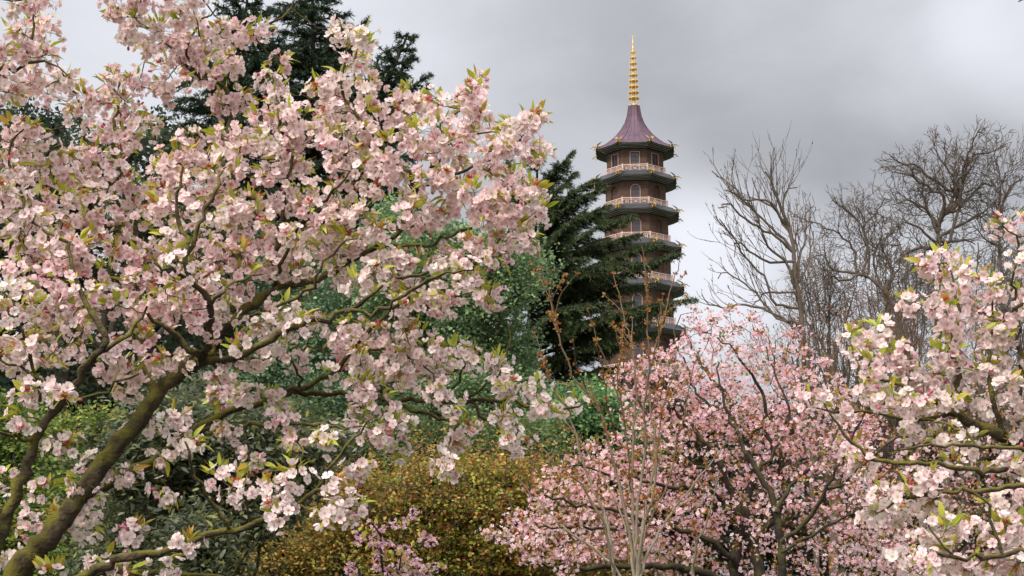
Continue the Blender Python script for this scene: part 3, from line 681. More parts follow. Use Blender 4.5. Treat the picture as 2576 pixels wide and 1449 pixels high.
# ------------------------------------------------------------------ the near cherry on the left
rng = np.random.default_rng(11)
LC = [
 # leaning main trunk and its limbs: (x, y, depth, radius), all traced in 2576-wide units
 [(-420, 2350, 5.0, 62), (-250, 1950, 5.05, 54), (-80, 1640, 5.1, 47), (45, 1440, 5.15, 42), (130, 1340, 5.2, 40), (188, 1262, 5.22, 38), (290, 1130, 5.25, 33), (350, 1060, 5.28, 31), (388, 1000, 5.3, 28), (440, 945, 5.3, 25), (512, 903, 5.3, 24)],
 [(512, 903, 5.3, 22), (545, 850, 5.35, 21), (590, 805, 5.4, 20), (640, 760, 5.45, 18), (700, 727, 5.5, 16), (760, 714, 5.5, 14), (820, 690, 5.5, 13), (880, 655, 5.5, 11), (945, 618, 5.5, 9), (1005, 582, 5.5, 7), (1080, 560, 5.5, 4)],
 [(512, 903, 5.3, 17), (560, 905, 5.25, 16), (620, 890, 5.2, 15), (680, 850, 5.2, 14), (750, 815, 5.15, 13), (830, 795, 5.15, 11), (893, 772, 5.15, 9), (963, 718, 5.1, 5)],
 [(870, 785, 5.15, 7), (948, 783, 5.1, 7), (1040, 727, 5.05, 6), (1110, 690, 5.0, 4), (1190, 680, 5.0, 2.5)],
 [(516, 895, 5.3, 15), (524, 860, 5.2, 14), (529, 775, 5.1, 13), (500, 727, 5.05, 12), (473, 692, 5.0, 11), (470, 619, 5.0, 9), (451, 546, 5.0, 7), (445, 490, 5.0, 5), (460, 420, 5.0, 3.5)],
 [(470, 640, 5.0, 8), (492, 590, 5.0, 8), (510, 550, 5.0, 7), (545, 487, 5.0, 6), (560, 430, 5.05, 4)],
 [(490, 712, 5.05, 8), (452, 682, 5.0, 6), (407, 675, 4.95, 5), (380, 640, 4.95, 3)],
 [(514, 905, 5.3, 15), (480, 880, 5.2, 14), (452, 852, 5.2, 12), (410, 822, 5.15, 9), (372, 790, 5.1, 6)],
 [(525, 775, 5.1, 7), (560, 735, 5.1, 5), (600, 705, 5.15, 3.5), (660, 690, 5.2, 2.5)],
 # second trunk on the left
 [(-300, 2250, 4.75, 46), (-180, 1850, 4.8, 38), (-60, 1500, 4.85, 30), (0, 1344, 4.9, 25), (32, 1256, 4.9, 23), (56, 1203, 4.9, 21), (76, 1136, 4.9, 19), (90, 1090, 4.9, 18), (130, 1045, 4.9, 18), (165, 1009, 4.9, 17), (190, 978, 4.9, 16), (208, 925, 4.85, 15), (250, 883, 4.8, 13), (257, 858, 4.8, 13), (253, 831, 4.8, 12), (240, 803, 4.8, 11), (219, 768, 4.8, 10), (205, 740, 4.8, 8), (190, 700, 4.8, 6)],
 [(205, 740, 4.85, 8), (180, 690, 4.9, 8), (174, 664, 4.9, 8), (177, 608, 4.95, 7), (153, 602, 4.95, 6), (115, 580, 5.0, 5), (83, 560, 5.0, 3)],
 [(240, 888, 4.82, 10), (295, 869, 4.8, 9), (319, 848, 4.8, 8), (354, 806, 4.8, 5), (370, 770, 4.8, 3)],
 [(190, 978, 4.88, 7), (130, 962, 4.8, 5), (70, 930, 4.75, 4), (0, 905, 4.7, 3)],
 [(84, 1105, 4.9, 6), (40, 1100, 4.8, 5), (-20, 1085, 4.7, 4)],
 [(165, 1009, 4.9, 6), (210, 1003, 4.9, 5), (270, 985, 4.9, 4), (350, 940, 4.9, 3)],
 [(100, 1010, 4.85, 7), (90, 940, 4.8, 6), (60, 880, 4.75, 5), (45, 810, 4.7, 4), (30, 750, 4.7, 3)],
 # limb that passes behind the trunk and runs level to the right
 [(-40, 1590, 5.3, 34), (95, 1392, 5.45, 30), (195, 1262, 5.55, 27), (300, 1200, 5.62, 24), (384, 1163, 5.65, 21), (480, 1095, 5.68, 18), (584, 1031, 5.7, 14), (668, 1007, 5.7, 13), (716, 987, 5.7, 12), (776, 986, 5.7, 11), (882, 997, 5.7, 10), (970, 1004, 5.7, 9), (1040, 1011, 5.7, 8), (1163, 1009, 5.7, 7), (1276, 1004, 5.7, 6), (1339, 1022, 5.7, 4), (1420, 1030, 5.7, 3), (1470, 1012, 5.7, 2)],
 [(720, 985, 5.7, 10), (765, 973, 5.65, 10), (837, 935, 5.6, 9), (865, 910, 5.58, 9), (893, 872, 5.55, 8), (928, 824, 5.5, 8), (969, 796, 5.5, 7), (1004, 772, 5.5, 6), (1049, 740, 5.5, 4), (1100, 700, 5.5, 3)],
 [(1185, 1008, 5.7, 5), (1220, 1048, 5.68, 5), (1262, 1083, 5.65, 4), (1290, 1110, 5.6, 2)],
 [(960, 1004, 5.7, 6), (1037, 1032, 5.65, 6), (1111, 1055, 5.6, 5), (1156, 1062, 5.6, 4), (1139, 1090, 5.58, 3), (1128, 1126, 5.55, 2)],
 [(405, 1140, 5.6, 8), (500, 1088, 5.5, 7), (580, 1075, 5.45, 6), (671, 1067, 5.4, 6), (770, 1069, 5.4, 5), (847, 1072, 5.35, 4), (930, 1075, 5.3, 2)],
 [(1163, 1009, 5.7, 4), (1200, 985, 5.68, 4), (1235, 965, 5.65, 3), (1262, 920, 5.6, 2)],
 [(1100, 1012, 5.7, 4), (1150, 960, 5.65, 4), (1170, 920, 5.6, 3)],
 # low limb
 [(-60, 1640, 5.0, 30), (80, 1520, 5.0, 24), (200, 1455, 5.0, 20), (299, 1411, 5.0, 17), (352, 1393, 5.0, 16), (433, 1379, 5.0, 15), (493, 1361, 5.0, 14), (581, 1333, 5.0, 12), (651, 1316, 5.0, 11), (704, 1298, 5.0, 10), (759, 1266, 5.0, 9), (791, 1231, 5.0, 8), (819, 1192, 5.0, 7), (858, 1150, 5.0, 5), (890, 1100, 5.0, 4), (940, 1050, 5.0, 2)],
 [(577, 1333, 5.0, 8), (560, 1300, 4.95, 7), (521, 1249, 4.9, 6), (482, 1186, 4.85, 5), (475, 1150, 4.8, 4), (465, 1110, 4.8, 3)],
 [(634, 1318, 5.0, 4), (624, 1275, 4.95, 3), (612, 1244, 4.9, 2)],
 [(791, 1235, 5.0, 5), (815, 1240, 4.95, 4), (850, 1243, 4.9, 2)],
 [(755, 1270, 5.0, 4), (790, 1290, 4.95, 3), (830, 1300, 4.9, 2)],
 [(60, 1520, 5.0, 20), (230, 1445, 5.3, 16), (400, 1440, 5.4, 12), (520, 1449, 5.45, 9), (640, 1470, 5.5, 6)],
 # upper limbs
 [(1005, 582, 5.5, 6), (1040, 500, 5.5, 6), (1041, 457, 5.45, 8), (1004, 410, 5.45, 8), (954, 357, 5.45, 8), (921, 327, 5.4, 7), (898, 293, 5.4, 6), (871, 253, 5.4, 5), (862, 200, 5.4, 4), (880, 110, 5.4, 2.5)],
 [(700, 727, 5.5, 8), (690, 640, 5.5, 8), (710, 540, 5.5, 7), (717, 483, 5.5, 6), (731, 433, 5.5, 6), (737, 383, 5.5, 5), (720, 310, 5.5, 4), (705, 240, 5.5, 3)],
 [(640, 760, 5.5, 11), (605, 680, 5.6, 10), (600, 600, 5.7, 9), (598, 500, 5.8, 8), (560, 400, 5.85, 7), (575, 300, 5.9, 7), (560, 215, 5.9, 6), (505, 190, 5.85, 5), (470, 130, 5.8, 4), (500, 60, 5.8, 3), (545, 20, 5.8, 2)],
 [(575, 300, 5.9, 6), (573, 227, 5.9, 8), (533, 200, 5.9, 7), (477, 177, 5.9, 6), (420, 110, 5.9, 4), (350, 60, 5.9, 3), (290, 20, 5.9, 2)],
 [(388, 1000, 5.4, 16), (350, 850, 5.7, 15), (345, 700, 5.9, 13), (332, 560, 6.0, 12), (312, 490, 6.0, 11), (300, 437, 6.0, 9), (285, 360, 6.0, 7), (300, 250, 6.0, 5), (300, 190, 6.0, 3)],
 [(332, 560, 6.0, 7), (250, 430, 5.9, 6), (210, 330, 5.9, 4), (195, 240, 5.9, 3), (160, 190, 5.9, 2)],
 [(-120, 700, 5.0, 9), (-60, 400, 5.0, 8), (-40, 230, 5.0, 8), (0, 181, 5.0, 7), (40, 173, 5.0, 7), (67, 160, 5.0, 7), (107, 153, 5.0, 4), (170, 190, 5.0, 2)],
 [(67, 160, 5.0, 5), (80, 100, 5.0, 4), (85, 30, 5.0, 3), (85, -40, 5.0, 2)],
 [(-200, 1500, 4.9, 20), (-170, 1100, 4.95, 15), (-120, 700, 5.0, 9)],
 [(60, 500, 5.1, 5), (30, 430, 5.1, 5), (20, 370, 5.1, 3), (60, 325, 5.1, 2)],
 [(83, 560, 5.0, 5), (60, 520, 5.05, 5), (60, 500, 5.1, 5)],
 [(690, 640, 5.5, 6), (751, 563, 5.4, 6), (803, 515, 5.35, 5), (848, 470, 5.3, 4), (880, 430, 5.3, 2)],
 [(945, 618, 5.5, 6), (1010, 615, 5.45, 6), (1080, 615, 5.4, 6), (1108, 594, 5.4, 5), (1157, 587, 5.35, 5), (1226, 532, 5.3, 4), (1300, 490, 5.3, 2)],
 [(1010, 700, 5.3, 6), (1070, 690, 5.3, 6), (1132, 674, 5.3, 5), (1202, 640, 5.3, 4), (1260, 600, 5.3, 2)],
 [(960, 650, 5.5, 5), (985, 680, 5.35, 5), (1010, 700, 5.3, 5)],
 [(1041, 457, 5.45, 6), (1110, 400, 5.4, 5), (1180, 330, 5.4, 4), (1200, 260, 5.4, 3)],
 [(1041, 470, 5.45, 6), (1140, 440, 5.35, 5), (1240, 400, 5.3, 4), (1310, 350, 5.3, 3)],
 [(590, 805, 5.4, 6), (700, 770, 5.3, 5), (780, 720, 5.25, 5), (830, 640, 5.2, 4), (900, 600, 5.2, 2)],
 [(690, 720, 5.5, 8), (705, 680, 5.4, 7), (716, 640, 5.35, 6), (740, 590, 5.3, 4)],
 [(893, 872, 5.55, 5), (960, 880, 5.5, 4), (1020, 900, 5.5, 3), (1090, 940, 5.5, 2)],
 [(740, 990, 5.7, 5), (760, 940, 5.6, 4), (720, 900, 5.5, 3), (690, 880, 5.5, 2)],
]
LC = [[(x, y, d, r * (.68 if r > 9 else .68 + (9 - r) * .04)) for x, y, d, r in l_] for l_ in LC]
lc_lines = limb_lines(LC, rng=rng)
lroot = thing('cherry_tree', 'big pale pink blossoming cherry with mossy leaning trunk filling the left side', 'tree', (lc_lines[0][0][0][0], 5.0, 0), 'blossoming cherry trees')
roots = (0, 9, 16, 24)
for i, (p, r) in enumerate(lc_lines):
    if i in (0, 9):                      # bring the stems down to the ground
        a = p[0]; ex = np.array((a[0] * .995 - .1, a[1], 0.0))
        q, rr = smooth_line([ex, (ex + a) / 2 + (.03, 0, .02), a], [r[0] * 1.35, r[0] * 1.12, r[0]], step=.05)
        p = np.concatenate([q[:-1], p]); r = np.concatenate([rr[:-1], r])
    sides = 14 if r.max() > .03 else 8
    # knobbly bark outline
    r = r * (1 + .05 * np.sin(np.arange(len(r)) * 1.3 + i) + rng.normal(0, .035, len(r)))
    g = Geo(); tubes(g, p[None], r[None], sides, (.05, .036, .02))
    g.build('trunk' if i in (0, 9) else 'limb', M_bark, lroot)
nodes, nrad = resample_nodes(lc_lines)

# blossom masses (capsules in 2576-wide units: x1, y1, x2, y2, radius, density)
LB = [
 (85, -20, 80, 70, 42, 1), (75, 100, 90, 150, 42, 1), (25, 100, 20, 140, 26, .8), (10, 180, 60, 215, 34, .8), (90, 225, 90, 235, 26, .8), (120, 180, 185, 205, 24, .8),
 (200, 240, 195, 290, 26, .7), (295, 200, 320, 215, 34, .9), (300, 240, 340, 260, 26, .7), (290, 20, 370, 25, 34, 1), (340, 55, 410, 60, 26, .8), (350, 95, 420, 100, 38, 1), (440, 15, 490, 10, 32, 1), (440, 70, 540, 110, 42, 1),
 (400, 140, 470, 170, 36, .9), (500, 150, 570, 190, 36, 1), (410, 215, 420, 230, 20, .6), (545, 240, 570, 262, 24, .7), (612, 90, 612, 92, 10, .6), (655, 75, 655, 76, 8, 1), (600, 240, 620, 260, 22, .8),
 (268, 290, 265, 370, 42, 1), (330, 290, 360, 330, 38, 1), (300, 350, 300, 420, 52, 1), (225, 380, 240, 440, 42, 1), (60, 320, 60, 345, 32, .8), (20, 400, 60, 420, 40, .9), (130, 410, 160, 430, 34, .9),
 (700, 160, 705, 215, 26, .9), (670, 230, 720, 270, 42, 1), (640, 320, 740, 330, 58, 1), (560, 330, 600, 370, 30, .9), (480, 350, 500, 380, 22, .8), (590, 390, 700, 400, 60, 1),
 (880, 85, 900, 110, 32, 1), (875, 150, 905, 160, 34, 1), (845, 195, 920, 205, 36, 1), (800, 250, 940, 250, 42, 1), (780, 290, 950, 320, 50, 1), (820, 370, 1000, 370, 60, 1), (1000, 270, 1080, 260, 32, 1), (1060, 290, 1080, 340, 36, 1), (1000, 330, 1080, 370, 45, 1),
 (1190, 220, 1200, 225, 24, 1), (1170, 255, 1205, 275, 26, 1), (1150, 300, 1200, 320, 34, .95), (1130, 370, 1170, 390, 44, 1), (1250, 320, 1330, 320, 30, 1), (1240, 370, 1330, 370, 38, 1), (1090, 430, 1190, 430, 48, 1), (1250, 420, 1280, 430, 26, 1),
 (1240, 480, 1340, 490, 42, 1), (1290, 540, 1360, 520, 38, 1), (1230, 540, 1330, 570, 40, 1), (1150, 500, 1200, 520, 44, 1), (1180, 600, 1290, 610, 30, 1), (1255, 640, 1260, 645, 22, 1), (1050, 500, 1080, 560, 34, .9), (1010, 450, 1060, 470, 40, .9),
 (60, 480, 60, 560, 60, .95), (170, 480, 300, 500, 70, .95), (400, 450, 560, 460, 75, .95), (640, 470, 800, 460, 70, .95), (880, 440, 960, 430, 48, .9), (60, 620, 260, 620, 75, .9), (380, 600, 560, 600, 80, .9), (660, 580, 860, 560, 75, .9),
 (900, 560, 930, 600, 40, .8), (60, 740, 200, 740, 70, .85), (330, 720, 560, 740, 80, .85), (640, 650, 780, 660, 46, .85), (840, 680, 950, 690, 28, .8), (960, 640, 1010, 690, 34, .9), (1060, 640, 1120, 650, 36, .9),
 (1010, 750, 1120, 740, 30, .9), (1130, 700, 1220, 720, 30, 1), (1180, 755, 1220, 740, 22, 1), (1100, 780, 1130, 775, 18, .9),
 (40, 860, 160, 850, 66, .8), (300, 880, 420, 900, 62, .75), (640, 800, 760, 800, 40, .5), (600, 860, 740, 870, 44, .7), (800, 820, 880, 830, 26, .9), (840, 870, 920, 880, 30, .9), (900, 840, 960, 850, 24, .8), (60, 980, 150, 960, 46, .6), (650, 930, 680, 950, 24, .7), (300, 980, 330, 960, 32, .6),
 (560, 970, 600, 1000, 34, .9), (830, 920, 900, 920, 26, .9), (950, 860, 1070, 880, 42, .95), (960, 930, 1070, 930, 44, 1), (1080, 860, 1120, 880, 28, .9), (1010, 800, 1040, 805, 16, 1), (920, 970, 1000, 980, 30, .9), (1080, 960, 1130, 990, 20, .8), (1130, 920, 1200, 910, 24, .7), (1170, 880, 1180, 890, 12, .6),
 (1240, 890, 1250, 900, 20, .8), (1250, 950, 1290, 960, 32, 1), (1330, 980, 1350, 990, 20, .9), (1380, 1010, 1450, 1010, 28, 1), (1390, 1050, 1400, 1060, 20, .8), (1210, 950, 1220, 960, 12, .6), (1150, 1010, 1150, 1030, 16, .8),
 (1240, 1070, 1290, 1110, 32, 1), (1250, 1040, 1270, 1050, 20, .9), (1140, 1050, 1160, 1070, 24, .9), (1150, 1120, 1170, 1130, 28, 1), (1130, 1170, 1130, 1180, 14, .9),
 (700, 1020, 720, 1050, 24, .9), (690, 1000, 700, 1010, 20, .8), (800, 1070, 840, 1100, 26, .8), (720, 1100, 760, 1120, 24, .8), (900, 1020, 940, 1040, 26, .9), (880, 1060, 900, 1080, 24, .9), (960, 1070, 1010, 1090, 30, 1), (970, 1110, 1020, 1120, 18, .9),
 (560, 1050, 570, 1080, 20, .5), (440, 1080, 470, 1060, 28, .8), (400, 1130, 480, 1120, 24, .9), (520, 1100, 540, 1110, 16, .6), (540, 1190, 560, 1200, 18, .8), (630, 1170, 650, 1190, 16, .7), (560, 1230, 640, 1215, 22, .8), (660, 1220, 700, 1215, 16, .7), (740, 1190, 780, 1200, 18, .8), (830, 1230, 870, 1240, 16, .8), (900, 1200, 910, 1210, 16, .8), (680, 1290, 690, 1285, 10, 1), (830, 1305, 835, 1300, 10, .9), (880, 1260, 885, 1270, 9, .8), (420, 1230, 440, 1240, 14, .9),
 (140, 1110, 180, 1100, 26, .6), (60, 1030, 90, 1020, 22, .6), (230, 1160, 260, 1150, 20, .6), (200, 1240, 240, 1230, 30, .9), (100, 1230, 150, 1210, 26, .7), (300, 1220, 340, 1230, 24, .8), (60, 1300, 90, 1310, 26, .8), (130, 1320, 150, 1300, 16, .7), (200, 1290, 250, 1310, 30, .9), (10, 1180, 20, 1200, 20, .6),
 (260, 1410, 270, 1420, 24, .8), (330, 1340, 340, 1350, 14, .7), (460, 1360, 470, 1365, 14, .9), (420, 1410, 440, 1430, 24, .9), (300, 1440, 320, 1449, 20, .8), (10, 1410, 60, 1430, 22, .6), (120, 1440, 130, 1449, 14, .6), (360, 1080, 370, 1100, 18, .5), (480, 960, 500, 970, 20, .6),
]
pk_blobs = [(1270, 520, 120, .5), (560, 120, 90, .25), (290, 230, 60, .2), (100, 100, 90, .2), (1100, 340, 120, .2), (420, 640, 260, .18), (850, 820, 100, .2), (300, 520, 300, .15)]
LB = [(a, b, c, d, r, de * (.78 if b > 760 else 1)) for a, b, c, d, r, de in LB] + [(1300, 985, 1360, 995, 18, 1), (1345, 1022, 1375, 1035, 18, 1), (1460, 1000, 1480, 1010, 14, 1), (1290, 1130, 1300, 1135, 12, 1)]
front = sample_px(LB, 55, rng)
back_caps = [(a, b, c, d, r * .95, de * .8) for (a, b, c, d, r, de) in LB if b < 900 or r > 28]
back = sample_px(back_caps, 56, rng)
C2 = np.concatenate([front, back]); dp = depth_at(C2, lc_lines)
dp[:len(front)] += rng.uniform(-.2, .12, len(front)); dp[len(front):] += rng.uniform(.12, .85, len(back))
K3 = np.array([P(x, y, d) for (x, y), d in zip(C2, dp)])
# a few sprays outside the frame so that the crown goes on
ext = np.array([P(x, y, d) for x, y, d in zip(rng.uniform(-500, -40, 150), rng.uniform(-300, 1300, 150), rng.uniform(4.7, 5.9, 150))] + [P(x, y, d) for x, y, d in zip(rng.uniform(0, 900, 90), rng.uniform(-330, -70, 90), rng.uniform(5.1, 6.2, 90))])
T3 = np.concatenate([K3, ext])
PT, RD, DR = grow_twigs(nodes, nrad, T3, .0014, k=7, rng=rng, thick=.0011)
g = Geo(); tubes(g, PT, np.minimum(RD, .011), 5, (.055, .038, .022)); g.build('twigs', M_bark, lroot)
pkn = np.full(len(T3), .24) + rng.normal(0, .16, len(T3)); xy = proj(T3)
for (x, y, r, a) in pk_blobs: pkn += a * np.exp(-((xy[:, 0] - x) ** 2 + (xy[:, 1] - y) ** 2) / (2 * r * r))
pkn += np.clip((700 - xy[:, 1]) / 700, -.5, 1) * .1
res = blossom_clusters(T3, DR, rng, pinkness=np.clip(pkn, 0, 1))
order = np.argsort(T3[:, 1] + (np.arange(len(T3)) >= len(front)) * 5)[:95]
pick = rng.permutation(len(front))[:95]
for i in pick: res[i][0].build('blossoms', M_petal, lroot)
rest = [i for i in range(len(T3)) if i not in set(pick.tolist())]
o = merge([res[i][0] for i in rest]).build('blossoms', M_petal, lroot); o['kind'] = 'stuff'
merge([r_[1] for r_ in res]).build('leaves', M_leaf, lroot)
# ------------------------------------------------------------------ the near cherry reaching in from the right
rng = np.random.default_rng(23)
RC = [
 [(2990, 2300, 5.5, 60), (2960, 1900, 5.5, 54), (2900, 1500, 5.45, 46), (2800, 1260, 5.4, 34), (2690, 1170, 5.4, 24), (2576, 1119, 5.4, 19), (2502, 1091, 5.35, 17), (2443, 1067, 5.3, 15), (2403, 1043, 5.3, 14), (2343, 1007, 5.25, 11), (2303, 987, 5.2, 9), (2264, 964, 5.2, 6), (2200, 955, 5.2, 4), (2150, 948, 5.2, 2)],
 [(2390, 1040, 5.3, 6), (2350, 1052, 5.3, 6), (2303, 1057, 5.3, 6), (2224, 1047, 5.3, 5), (2129, 1033, 5.3, 5), (2064, 1027, 5.3, 3), (2030, 1000, 5.3, 2)],
 [(2870, 1480, 5.4, 20), (2700, 1260, 5.3, 12), (2576, 1190, 5.2, 9), (2440, 1180, 5.1, 8), (2360, 1166, 5.1, 7), (2287, 1168, 5.1, 7), (2215, 1160, 5.1, 6), (2176, 1142, 5.1, 6), (2136, 1095, 5.1, 5), (2088, 1039, 5.1, 3), (2070, 1010, 5.1, 2)],
 [(2850, 1440, 5.3, 16), (2700, 1280, 5.1, 11), (2600, 1225, 5.0, 8), (2530, 1230, 5.0, 8), (2423, 1236, 5.0, 7), (2324, 1242, 5.0, 6), (2252, 1256, 5.0, 4), (2210, 1290, 5.0, 2)],
 [(2700, 1260, 5.2, 7), (2600, 1140, 5.1, 6), (2534, 1127, 5.1, 6), (2443, 1119, 5.1, 5), (2340, 1120, 5.1, 4), (2264, 1131, 5.1, 3)],
 [(2407, 1043, 5.3, 10), (2409, 1000, 5.3, 9), (2409, 932, 5.3, 8), (2398, 880, 5.3, 6), (2410, 800, 5.3, 5), (2400, 720, 5.3, 4), (2380, 660, 5.3, 2)],
 [(2530, 1100, 5.35, 8), (2495, 991, 5.3, 8), (2490, 930, 5.3, 7), (2483, 872, 5.3, 6), (2500, 800, 5.3, 4), (2490, 730, 5.3, 2)],
 [(2565, 1115, 5.35, 7), (2560, 1000, 5.3, 7), (2568, 920, 5.3, 6), (2560, 800, 5.3, 5), (2548, 700, 5.25, 4), (2560, 620, 5.25, 4), (2520, 565, 5.2, 2)],
 [(2900, 1500, 5.45, 20), (2880, 1100, 5.4, 16), (2780, 850, 5.3, 12), (2700, 770, 5.25, 9), (2620, 740, 5.2, 8), (2560, 770, 5.2, 6), (2540, 790, 5.2, 3)],
 [(2780, 850, 5.3, 9), (2740, 500, 5.3, 8), (2690, 200, 5.3, 6), (2640, 60, 5.25, 5), (2590, -10, 5.2, 4), (2562, 4, 5.2, 2)],
 [(2900, 1500, 5.2, 20), (2750, 1440, 5.0, 12), (2640, 1390, 4.9, 9), (2500, 1395, 4.85, 7), (2400, 1400, 4.8, 6), (2330, 1398, 4.8, 5), (2270, 1405, 4.8, 3)],
 [(2520, 1392, 4.85, 5), (2500, 1320, 4.85, 5), (2480, 1260, 4.85, 4), (2450, 1240, 4.85, 3)],
 [(2400, 1400, 4.8, 4), (2350, 1350, 4.8, 3), (2330, 1300, 4.8, 2)],
 [(2303, 1052, 5.3, 4), (2360, 1060, 5.2, 4), (2430, 1090, 5.15, 4), (2480, 1150, 5.1, 3)],
]
RC = [[(x, y, d, r * .85) for x, y, d, r in l_] for l_ in RC]
rc_lines = limb_lines(RC, rng=rng)
rroot = thing('cherry_tree', 'pale pink cherry reaching in from the right edge in front of the smaller pink cherries', 'tree', (rc_lines[0][0][0][0], 5.5, 0), 'blossoming cherry trees')
for i, (p, r) in enumerate(rc_lines):
    if i == 0:
        a = p[0]; q, rr = smooth_line([np.array((a[0] + .05, a[1], 0)), (a + (a[0] + .05, a[1], 0)) / 2 + (.02, 0, 0), a], [r[0] * 1.3, r[0] * 1.1, r[0]], step=.05)
        p = np.concatenate([q[:-1], p]); r = np.concatenate([rr[:-1], r])
    r = r * (1 + .05 * np.sin(np.arange(len(r)) * 1.3 + i) + rng.normal(0, .035, len(r)))
    g = Geo(); tubes(g, p[None], r[None], 14 if r.max() > .03 else 8, (.05, .036, .02)); g.build('trunk' if i == 0 else 'limb', M_bark, rroot)
RB = [
 (2500, 545, 2500, 590, 24, .9), (2540, 560, 2600, 560, 34, 1), (2510, 590, 2530, 600, 20, .8), (2560, 640, 2600, 660, 26, .9), (2555, 700, 2600, 740, 26, .8), (2540, 780, 2600, 770, 30, .9),
 (2345, 665, 2355, 690, 24, 1), (2370, 650, 2375, 660, 12, 1), (2400, 690, 2440, 700, 34, 1), (2460, 690, 2480, 720, 28, 1), (2270, 735, 2300, 735, 20, .9), (2285, 755, 2290, 760, 12, .9), (2345, 740, 2480, 750, 44, 1), (2360, 800, 2500, 800, 44, .9), (2370, 850, 2380, 870, 30, .9), (2500, 860, 2540, 850, 30, .8),
 (2185, 815, 2230, 830, 24, 1), (2140, 840, 2160, 845, 16, .8), (2155, 890, 2280, 890, 32, 1), (2160, 940, 2300, 950, 34, 1), (2200, 990, 2330, 1000, 34, 1), (2330, 920, 2350, 960, 36, .9), (2370, 1010, 2390, 1020, 24, .8),
 (2030, 985, 2050, 985, 20, .8), (2070, 1000, 2110, 1010, 26, 1), (2060, 1040, 2080, 1040, 14, .8), (2130, 990, 2170, 985, 22, .8),
 (2430, 900, 2520, 900, 40, .8), (2440, 980, 2510, 990, 40, .8), (2410, 960, 2460, 1020, 30, .7), (2540, 960, 2600, 960, 34, .8), (2550, 1040, 2600, 1060, 34, .7), (2280, 1080, 2320, 1085, 16, .5),
 (2135, 1110, 2190, 1150, 26, .8), (2200, 1170, 2210, 1175, 14, .8), (2250, 1110, 2270, 1125, 18, .8), (2270, 1150, 2290, 1150, 18, .8), (2350, 1110, 2360, 1115, 22, .7), (2390, 1150, 2420, 1170, 26, .8), (2430, 1100, 2470, 1110, 20, .7), (2340, 1190, 2350, 1190, 14, .8), (2490, 1160, 2510, 1170, 20, .8), (2550, 1130, 2600, 1170, 30, .9), (2560, 1220, 2600, 1230, 26, .9),
 (2200, 1225, 2290, 1225, 24, 1), (2215, 1265, 2290, 1270, 24, 1), (2310, 1230, 2330, 1260, 18, .8), (2190, 1290, 2210, 1280, 12, .8), (2480, 1270, 2520, 1280, 22, .9),
 (2350, 1320, 2420, 1330, 30, .9), (2330, 1345, 2400, 1370, 28, .9), (2440, 1310, 2480, 1360, 34, .9), (2520, 1330, 2600, 1340, 38, 1), (2480, 1400, 2580, 1420, 36, 1), (2255, 1405, 2290, 1400, 16, 1), (2310, 1430, 2330, 1445, 18, .8), (2380, 1420, 2420, 1440, 28, .9),
]
nodes, nrad = resample_nodes(rc_lines)
front = sample_px(RB, 62, rng); back = sample_px([(a, b, c, d, r * .9, de * .7) for a, b, c, d, r, de in RB if r > 26], 62, rng)
C2 = np.concatenate([front, back]); dp = depth_at(C2, rc_lines); dp[:len(front)] += rng.uniform(-.15, .15, len(front)); dp[len(front):] += rng.uniform(.1, .5, len(back))
T3 = np.array([P(x, y, d) for (x, y), d in zip(C2, dp)])
T3 = np.concatenate([T3, np.array([P(x, y, d) for x, y, d in zip(rng.uniform(2640, 3200, 130), rng.uniform(150, 1350, 130), rng.uniform(4.9, 6, 130))])])
PT, RD, DR = grow_twigs(nodes, nrad, T3, .0014, k=7, rng=rng, thick=.001)
g = Geo(); tubes(g, PT, np.minimum(RD, .01), 5, (.055, .038, .022)); g.build('twigs', M_bark, rroot)
pkn = np.clip(.28 + rng.normal(0, .15, len(T3)) + .15 * (proj(T3)[:, 1] < 900), 0, 1)
res = blossom_clusters(T3, DR, rng, pinkness=pkn, leaf_n=(5, 12))
pick = rng.permutation(len(front))[:80]
for i in pick: res[i][0].build('blossoms', M_petal, rroot)
ps = set(pick.tolist())
o = merge([res[i][0] for i in range(len(T3)) if i not in ps]).build('blossoms', M_petal, rroot); o['kind'] = 'stuff'
merge([r_[1] for r_ in res]).build('leaves', M_leaf, rroot)
